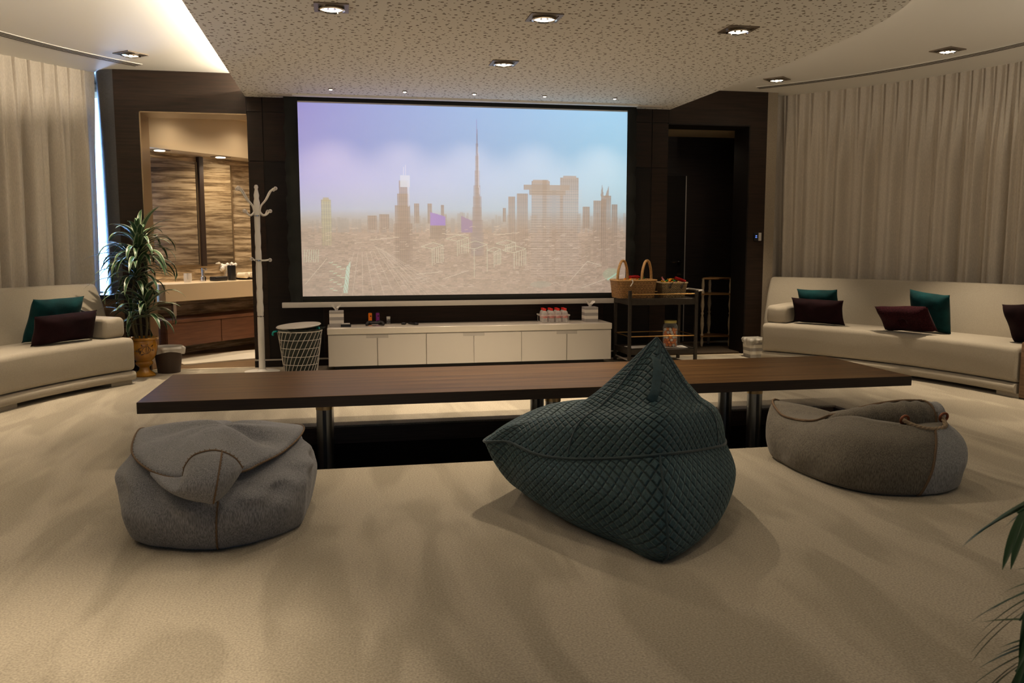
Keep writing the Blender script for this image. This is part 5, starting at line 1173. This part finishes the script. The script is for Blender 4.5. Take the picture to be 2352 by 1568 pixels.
    bmesh.ops.remove_doubles(bm, verts=rows[-1], dist=.01)
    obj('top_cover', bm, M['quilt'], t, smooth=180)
    bm = B(); tube(bm, [p + V((0, 0, .002)) for p in seam], .0065, 8, closed=True); obj('seam_piping', bm, M['petrol'], t, smooth=60)
    bm = B(); tube(bm, [lev(0, v / 12) + V((0, -.002, 0)) for v in range(13)], .005, 8); obj('corner_piping', bm, M['petrol'], t, smooth=60)
    # ridge seams on the back
    for k in (2.0, 10.5):
        i = int(k * per) % N; bm = B(); tube(bm, [top(i, j / nt_) for j in range(1, nt_ + 1)], .0045, 6); obj('ridge_seam', bm, M['petrol'], t, smooth=60)
    # webbing handle, a loose vertical loop on the back panel
    i = int(.35 * per)
    def sp(q, off): p = top(i, q); return p + V((-.0, -off, 0))
    P = [sp(.80, .006), sp(.77, .03), sp(.7, .05), sp(.6, .052), sp(.52, .045), sp(.46, .02), sp(.44, .006)]
    P = catmull(P, 5); bm = B(); tube(bm, P, .021, 10, flat=.18, up=(0, 1, 0)); obj('carry_handle', bm, M['petrol_light'], t, smooth=60)['label'] = 'lighter petrol webbing handle'
teal_bag()

def stitch_line(P, r, L_, lay_normal=None):
    """blanket stitch: cord along P with short cross bars"""
    bm = B(); tube(bm, P, r, 6)
    acc = 0
    for a, b_ in zip(P[:-1], P[1:]):
        acc += (b_ - a).length
        if acc > .016:
            acc = 0; d = (b_ - a).normalized(); s = d.cross(Vector((0, -.8, .5))).normalized(); tube(bm, [a - s * L_, a + s * L_ * .3], .0017, 4)
    return bm

def left_bag():
    V = Vector; t = thing('slouchy_bean_bag', 'grey canvas bean bag at the left with a floppy stitched flap', 'bean bag', (-.6, 3.95, 0))
    st = [ # floor, low, mid, upper, top rim
        [(-.526, 3.58, 0.004), (-.526, 3.535, .03), (-.52, 3.50, .14), (-.515, 3.54, .22), (-.52, 3.66, .275)],
        [(-.70, 3.62, .004), (-.705, 3.575, .03), (-.72, 3.55, .14), (-.71, 3.60, .22), (-.67, 3.70, .275)],
        [(-.87, 3.73, .004), (-.89, 3.69, .035), (-.92, 3.68, .15), (-.90, 3.74, .26), (-.83, 3.82, .305)],
        [(-.93, 3.95, .004), (-.955, 3.94, .04), (-.99, 3.95, .18), (-.98, 3.98, .28), (-.92, 4.0, .35)],
        [(-.93, 4.2, .004), (-.95, 4.22, .04), (-.985, 4.24, .17), (-.97, 4.24, .29), (-.93, 4.22, .365)],
        [(-.78, 4.42, .004), (-.79, 4.47, .05), (-.8, 4.5, .18), (-.8, 4.47, .3), (-.78, 4.40, .36)],
        [(-.55, 4.47, .004), (-.55, 4.53, .05), (-.55, 4.56, .18), (-.55, 4.53, .29), (-.55, 4.45, .35)],
        [(-.33, 4.42, .004), (-.32, 4.47, .05), (-.30, 4.5, .18), (-.28, 4.48, .28), (-.3, 4.40, .345)],
        [(-.19, 4.22, .004), (-.17, 4.25, .05), (-.145, 4.27, .18), (-.16, 4.25, .27), (-.23, 4.2, .335)],
        [(-.19, 3.98, .004), (-.175, 3.96, .04), (-.155, 3.97, .17), (-.175, 4.0, .26), (-.25, 4.02, .325)],
        [(-.22, 3.80, .004), (-.205, 3.77, .035), (-.20, 3.75, .14), (-.22, 3.80, .24), (-.32, 3.85, .29)],
        [(-.36, 3.65, .004), (-.36, 3.605, .03), (-.345, 3.57, .14), (-.355, 3.62, .22), (-.41, 3.72, .275)],
    ]
    K = len(st); per = 12; N = K * per; rings = [catmull([s[l] for s in st], per, True) for l in range(5)]
    def body(i, v):
        p = vspline([rings[l][i] for l in range(5)], v); k = i / per
        # sag folds under the flap
        w = math.exp(-((v - .72) / .13) ** 2); f = .020 * w * math.sin(k * 2.9 + v * 9) + .012 * w * math.sin(k * 6.1 - v * 14) - .012
        c = V((-.57, 4.0, p.z)); d = (p - c).normalized(); return p + d * (f + .004 * math.sin(k * 9 + v * 5) * math.sin(v * PI))
    bm = B(); nv = 36; rows = [[bm.verts.new(body(i, j / nv)) for i in range(N)] for j in range(nv + 1)]
    cen = V((-.57, 4.08, .36))
    for q in range(1, 9):
        g = q / 8; rows.append([bm.verts.new(V((*(rows[nv][i].co.lerp(cen, g)).xy, rows[nv][i].co.z + (cen.z - rows[nv][i].co.z) * (g ** .6)))) for i in range(N)])
    for j in range(len(rows) - 1):
        for i in range(N): bm.faces.new((rows[j][i], rows[j][(i + 1) % N], rows[j + 1][(i + 1) % N], rows[j + 1][i]))
    bmesh.ops.remove_doubles(bm, verts=rows[-1], dist=.001); bm.faces.new(rows[0][::-1]); obj('bag_body', bm, M['grey_canvas'], t, smooth=180)
    P = [body(0, .03 + .72 * k / 40) + V((0, -.003, 0)) for k in range(41)]; obj('corner_seam', stitch_line(P, .004, .006), M['stitch'], t, smooth=60)
    bm = B(); tube(bm, [body(i, .06) * 1.0 for i in range(N)], .004, 6, closed=True); obj('bottom_hem', bm, M['grey_canvas'], t, smooth=60)
    # flap: outline lies slightly above the body, overhanging, with a crease ridge
    out = [(-0.966, 4.250, 0.378), (-0.924, 3.930, 0.345), (-0.803, 3.700, 0.318), (-0.671, 3.610, 0.300), (-0.574, 3.640, 0.310), (-0.433, 3.660, 0.305), (-0.364, 3.760, 0.312), (-0.283, 3.920, 0.319), (-0.215, 4.120, 0.345), (-0.214, 4.300, 0.358), (-0.336, 4.420, 0.345), (-0.512, 4.480, 0.342), (-0.685, 4.500, 0.338), (-0.845, 4.460, 0.340), (-0.931, 4.380, 0.355)]
    R0 = catmull(out, 8, True); n = len(R0); c0 = V((-.56, 4.10, .42))
    bm = B(); rows = [[bm.verts.new(p) for p in R0]]
    nr = 14
    for q in range(1, nr + 1):
        g = q / nr; row = []
        for i, p in enumerate(R0):
            r = p.lerp(c0, g); a = math.atan2(p.y - c0.y, p.x - c0.x)
            r.z = p.z + (c0.z - p.z) * min(1, g * 1.25) ** .8 + .010 * math.sin(a * 3 + 1) * math.sin(g * PI) + .026 * math.exp(-((a + 1.15) / .3) ** 2) * math.sin(min(1, g * 1.2) * PI) - .02 * math.exp(-((a + .55) / .25) ** 2) * math.sin(g * PI) - .016 * math.exp(-((a + 2.0) / .3) ** 2) * math.sin(g * PI) + .008 * math.sin(a * 7 + g * 5) * math.sin(g * PI)
            row.append(bm.verts.new(r))
        rows.append(row)
    for j in range(nr):
        for i in range(n): bm.faces.new((rows[j][i], rows[j][(i + 1) % n], rows[j + 1][(i + 1) % n], rows[j + 1][i]))
    bmesh.ops.remove_doubles(bm, verts=rows[-1], dist=.001); o = obj('flap', bm, M['grey_canvas'], t, smooth=180); s = o.modifiers.new('s', 'SOLIDIFY'); s.thickness = .006; s.offset = -1
    obj('flap_stitching', stitch_line(R0 + [R0[0]], .0045, .008), M['stitch'], o, smooth=60)
    # folded-over front corner: a curled cloth hood hanging in front
    TOP = catmull([V(p) for p in ((-0.799, 3.680, 0.318), (-0.720, 3.620, 0.309), (-0.660, 3.605, 0.313), (-0.647, 3.600, 0.355), (-0.612, 3.600, 0.397), (-0.552, 3.600, 0.414), (-0.501, 3.600, 0.408), (-0.451, 3.600, 0.378), (-0.423, 3.600, 0.334))], 10)
    MID = catmull([V(p) for p in ((-0.797, 3.670, 0.312), (-0.727, 3.570, 0.300), (-0.669, 3.500, 0.290), (-0.640, 3.470, 0.313), (-0.598, 3.450, 0.330), (-0.541, 3.430, 0.340), (-0.496, 3.420, 0.340), (-0.454, 3.490, 0.335), (-0.423, 3.600, 0.331))], 10)
    BOT = catmull([V(p) for p in ((-0.797, 3.670, 0.308), (-0.750, 3.590, 0.288), (-0.703, 3.530, 0.273), (-0.659, 3.500, 0.257), (-0.610, 3.480, 0.244), (-0.559, 3.465, 0.237), (-0.522, 3.460, 0.234), (-0.476, 3.510, 0.259), (-0.424, 3.600, 0.325))], 10)
    def hood(u, v):
        f = u * (len(TOP) - 1); i = min(int(f), len(TOP) - 2); g = f - i
        a, m_, c = TOP[i].lerp(TOP[i + 1], g), MID[i].lerp(MID[i + 1], g), BOT[i].lerp(BOT[i + 1], g)
        return a * (1 - v) ** 2 + (m_ * 2 - (a + c) * .5) * 2 * v * (1 - v) + c * v * v
    bm = B(); grid(bm, hood, 40, 14); o = obj('folded_corner', bm, M['grey_canvas'], t, smooth=180); s = o.modifiers.new('s', 'SOLIDIFY'); s.thickness = .006
    obj('corner_stitching', stitch_line([hood(.26 + .74 * k / 40, 0) for k in range(41)], .005, .009), M['stitch'], o, smooth=60)
    obj('hood_seam', stitch_line([hood(.75, k / 20) + V((0, -.003, 0)) for k in range(21)], .0035, .006), M['stitch'], o, smooth=60)
left_bag()

def right_bag():
    V = Vector; t = thing('rope_bean_bag', 'taupe canvas bean bag at the right with rope handle and eyelets', 'bean bag', (2.9, 4.1, 0))
    st = [ # floor, low, mid, upper, rim ; start at front seam and go to the left
        [(2.78, 3.69, .004), (2.79, 3.665, .03), (2.84, 3.66, .14), (2.90, 3.72, .24), (2.95, 3.80, .312)],
        [(2.62, 3.74, .004), (2.61, 3.71, .03), (2.62, 3.70, .14), (2.66, 3.76, .26), (2.72, 3.90, .335)],
        [(2.51, 3.87, .004), (2.49, 3.83, .03), (2.49, 3.82, .14), (2.53, 3.90, .27), (2.62, 4.08, .335)],
        [(2.45, 4.08, .004), (2.43, 4.06, .03), (2.42, 4.06, .13), (2.46, 4.14, .225), (2.53, 4.28, .268)],
        [(2.44, 4.32, .004), (2.42, 4.32, .03), (2.40, 4.36, .12), (2.43, 4.44, .21), (2.48, 4.50, .262)],
        [(2.48, 4.56, .004), (2.46, 4.58, .03), (2.455, 4.62, .12), (2.48, 4.66, .22), (2.545, 4.70, .312)],
        [(2.70, 4.70, .004), (2.70, 4.74, .04), (2.70, 4.74, .12), (2.72, 4.68, .20), (2.74, 4.60, .235)],
        [(2.95, 4.60, .004), (2.97, 4.66, .04), (2.99, 4.66, .15), (2.98, 4.62, .25), (2.94, 4.48, .27)],
        [(3.12, 4.38, .004), (3.16, 4.42, .04), (3.19, 4.42, .15), (3.17, 4.38, .27), (3.10, 4.32, .34)],
        [(3.19, 4.08, .004), (3.19, 4.1, .04), (3.21, 4.08, .15), (3.20, 4.06, .26), (3.14, 4.06, .34)],
        [(3.13, 3.83, .004), (3.13, 3.82, .04), (3.15, 3.82, .15), (3.15, 3.85, .25), (3.10, 3.93, .32)],
        [(2.96, 3.71, .004), (2.98, 3.69, .03), (3.03, 3.68, .15), (3.06, 3.74, .24), (3.05, 3.83, .32)],
    ]
    K = len(st); per = 12; N = K * per; rings = [catmull([s[l] for s in st], per, True) for l in range(5)]
    def body(i, v):
        p = vspline([rings[l][i] for l in range(5)], v); k = i / per; c = V((2.85, 4.2, p.z)); d = (p - c).normalized()
        return p + d * (.004 * math.sin(k * 5 + v * 7) * math.sin(v * PI) + .006 * math.exp(-((v - .9) / .1) ** 2) * math.sin(k * 7))
    bm = B(); nv = 34; rows = [[bm.verts.new(body(i, j / nv)) for i in range(N)] for j in range(nv + 1)]
    cen = V((2.88, 4.28, .235))
    for q in range(1, 11):
        g = q / 10; row = []
        for i in range(N):
            p = rows[nv][i].co; r = p.lerp(cen, g); r.z = p.z + (cen.z - p.z) * g + .02 * math.sin(g * PI); row.append(bm.verts.new(r))
        rows.append(row)
    for j in range(len(rows) - 1):
        for i in range(N):
            f = bm.faces.new((rows[j][i], rows[j][(i + 1) % N], rows[j + 1][(i + 1) % N], rows[j + 1][i])); k = i / per
            f.material_index = 1 if k >= 9 and j < nv else 0  # right face gets the canvas with cool daylight painted into its colour
    bmesh.ops.remove_doubles(bm, verts=rows[-1], dist=.001); bm.faces.new(rows[0][::-1]); obj('bag_body', bm, [M['olive_canvas'], M['canvas_cool_lit']], t, smooth=180)
    obj('side_seam', stitch_line([body(0, .02 + .96 * k / 40) + V((0, -.003, 0)) for k in range(41)], .006, .009), M['stitch'], t, smooth=60)
    # thick stitched edge running over the top of the left half
    E_ = catmull([V((3.04, 4.03, .412)), V((2.94, 4.08, .406)), V((2.82, 4.14, .378)), V((2.71, 4.20, .335)), V((2.62, 4.24, .305))], 8) + [body(i, 1.0) + V((0, 0, .004)) for i in range(int(2.75 * per), int(5.3 * per))]; obj('rim_stitching', stitch_line(E_, .007, .009), M['stitch'], t, smooth=60)
    # rolled flap with eyelets
    ax = [V((2.60, 4.26, .25)), V((2.71, 4.20, .285)), V((2.83, 4.12, .31)), V((2.95, 4.06, .318)), V((3.05, 4.02, .318)), V((3.12, 4.01, .312))]
    A = catmull(ax, 10); bm = B(); rr = []
    for i, p in enumerate(A):
        q = i / (len(A) - 1); r = .035 + .06 * min(1, q * 1.6) ** .8; rr.append(r * (1 + .04 * math.sin(i * 1.1)))
    tube(bm, A, rr, 20, flat=.95)
    bm.faces.ensure_lookup_table()
    for f in bm.faces:
        if f.calc_center_median().x > 3.06: f.material_index = 1  # right end of the flap, cool daylight painted in likewise
    o = obj('rolled_flap', bm, [M['olive_canvas'], M['canvas_cool_lit']], t, smooth=60)
    i0 = int(len(A) * .80); p = A[i0]; n_ = 24; obj('flap_seam', (lambda b: tube(b, [p + V((0, math.cos(2 * PI * k / n_) * .0965, math.sin(2 * PI * k / n_) * .0935)) for k in range(n_)], .006, 6, closed=True))(B()), M['stitch'], o, smooth=60)
    for c in (V((2.835, 3.895, .345)), V((3.055, 3.885, .352))):
        bm = B(); g = 20; tube(bm, [c + V((math.cos(2 * PI * k / g) * .022, -.012 - .006 * math.sin(2 * PI * k / g), math.sin(2 * PI * k / g) * .022)) for k in range(g)], .007, 8, closed=True); obj('eyelet', bm, M['copper'], t, smooth=60)
    R1 = catmull([V((2.835, 3.905, .342)), V((2.85, 3.85, .328)), V((2.89, 3.81, .314)), V((2.95, 3.80, .308)), V((3.02, 3.815, .318)), V((3.055, 3.885, .352))], 12); bm = B()
    for ph in (0, 2.09, 4.19):
        Q = []
        for i, p in enumerate(R1):
            d = (R1[min(i + 1, len(R1) - 1)] - R1[max(0, i - 1)]).normalized(); a = d.cross(V((0, 0, 1))).normalized(); b_ = a.cross(d); th = i * .55 + ph; Q.append(p + (a * math.cos(th) + b_ * math.sin(th)) * .006)
        tube(bm, Q, .0068, 6)
    obj('rope_handle', bm, M['rope'], t, smooth=60)['label'] = 'twisted tan rope handle'
right_bag()
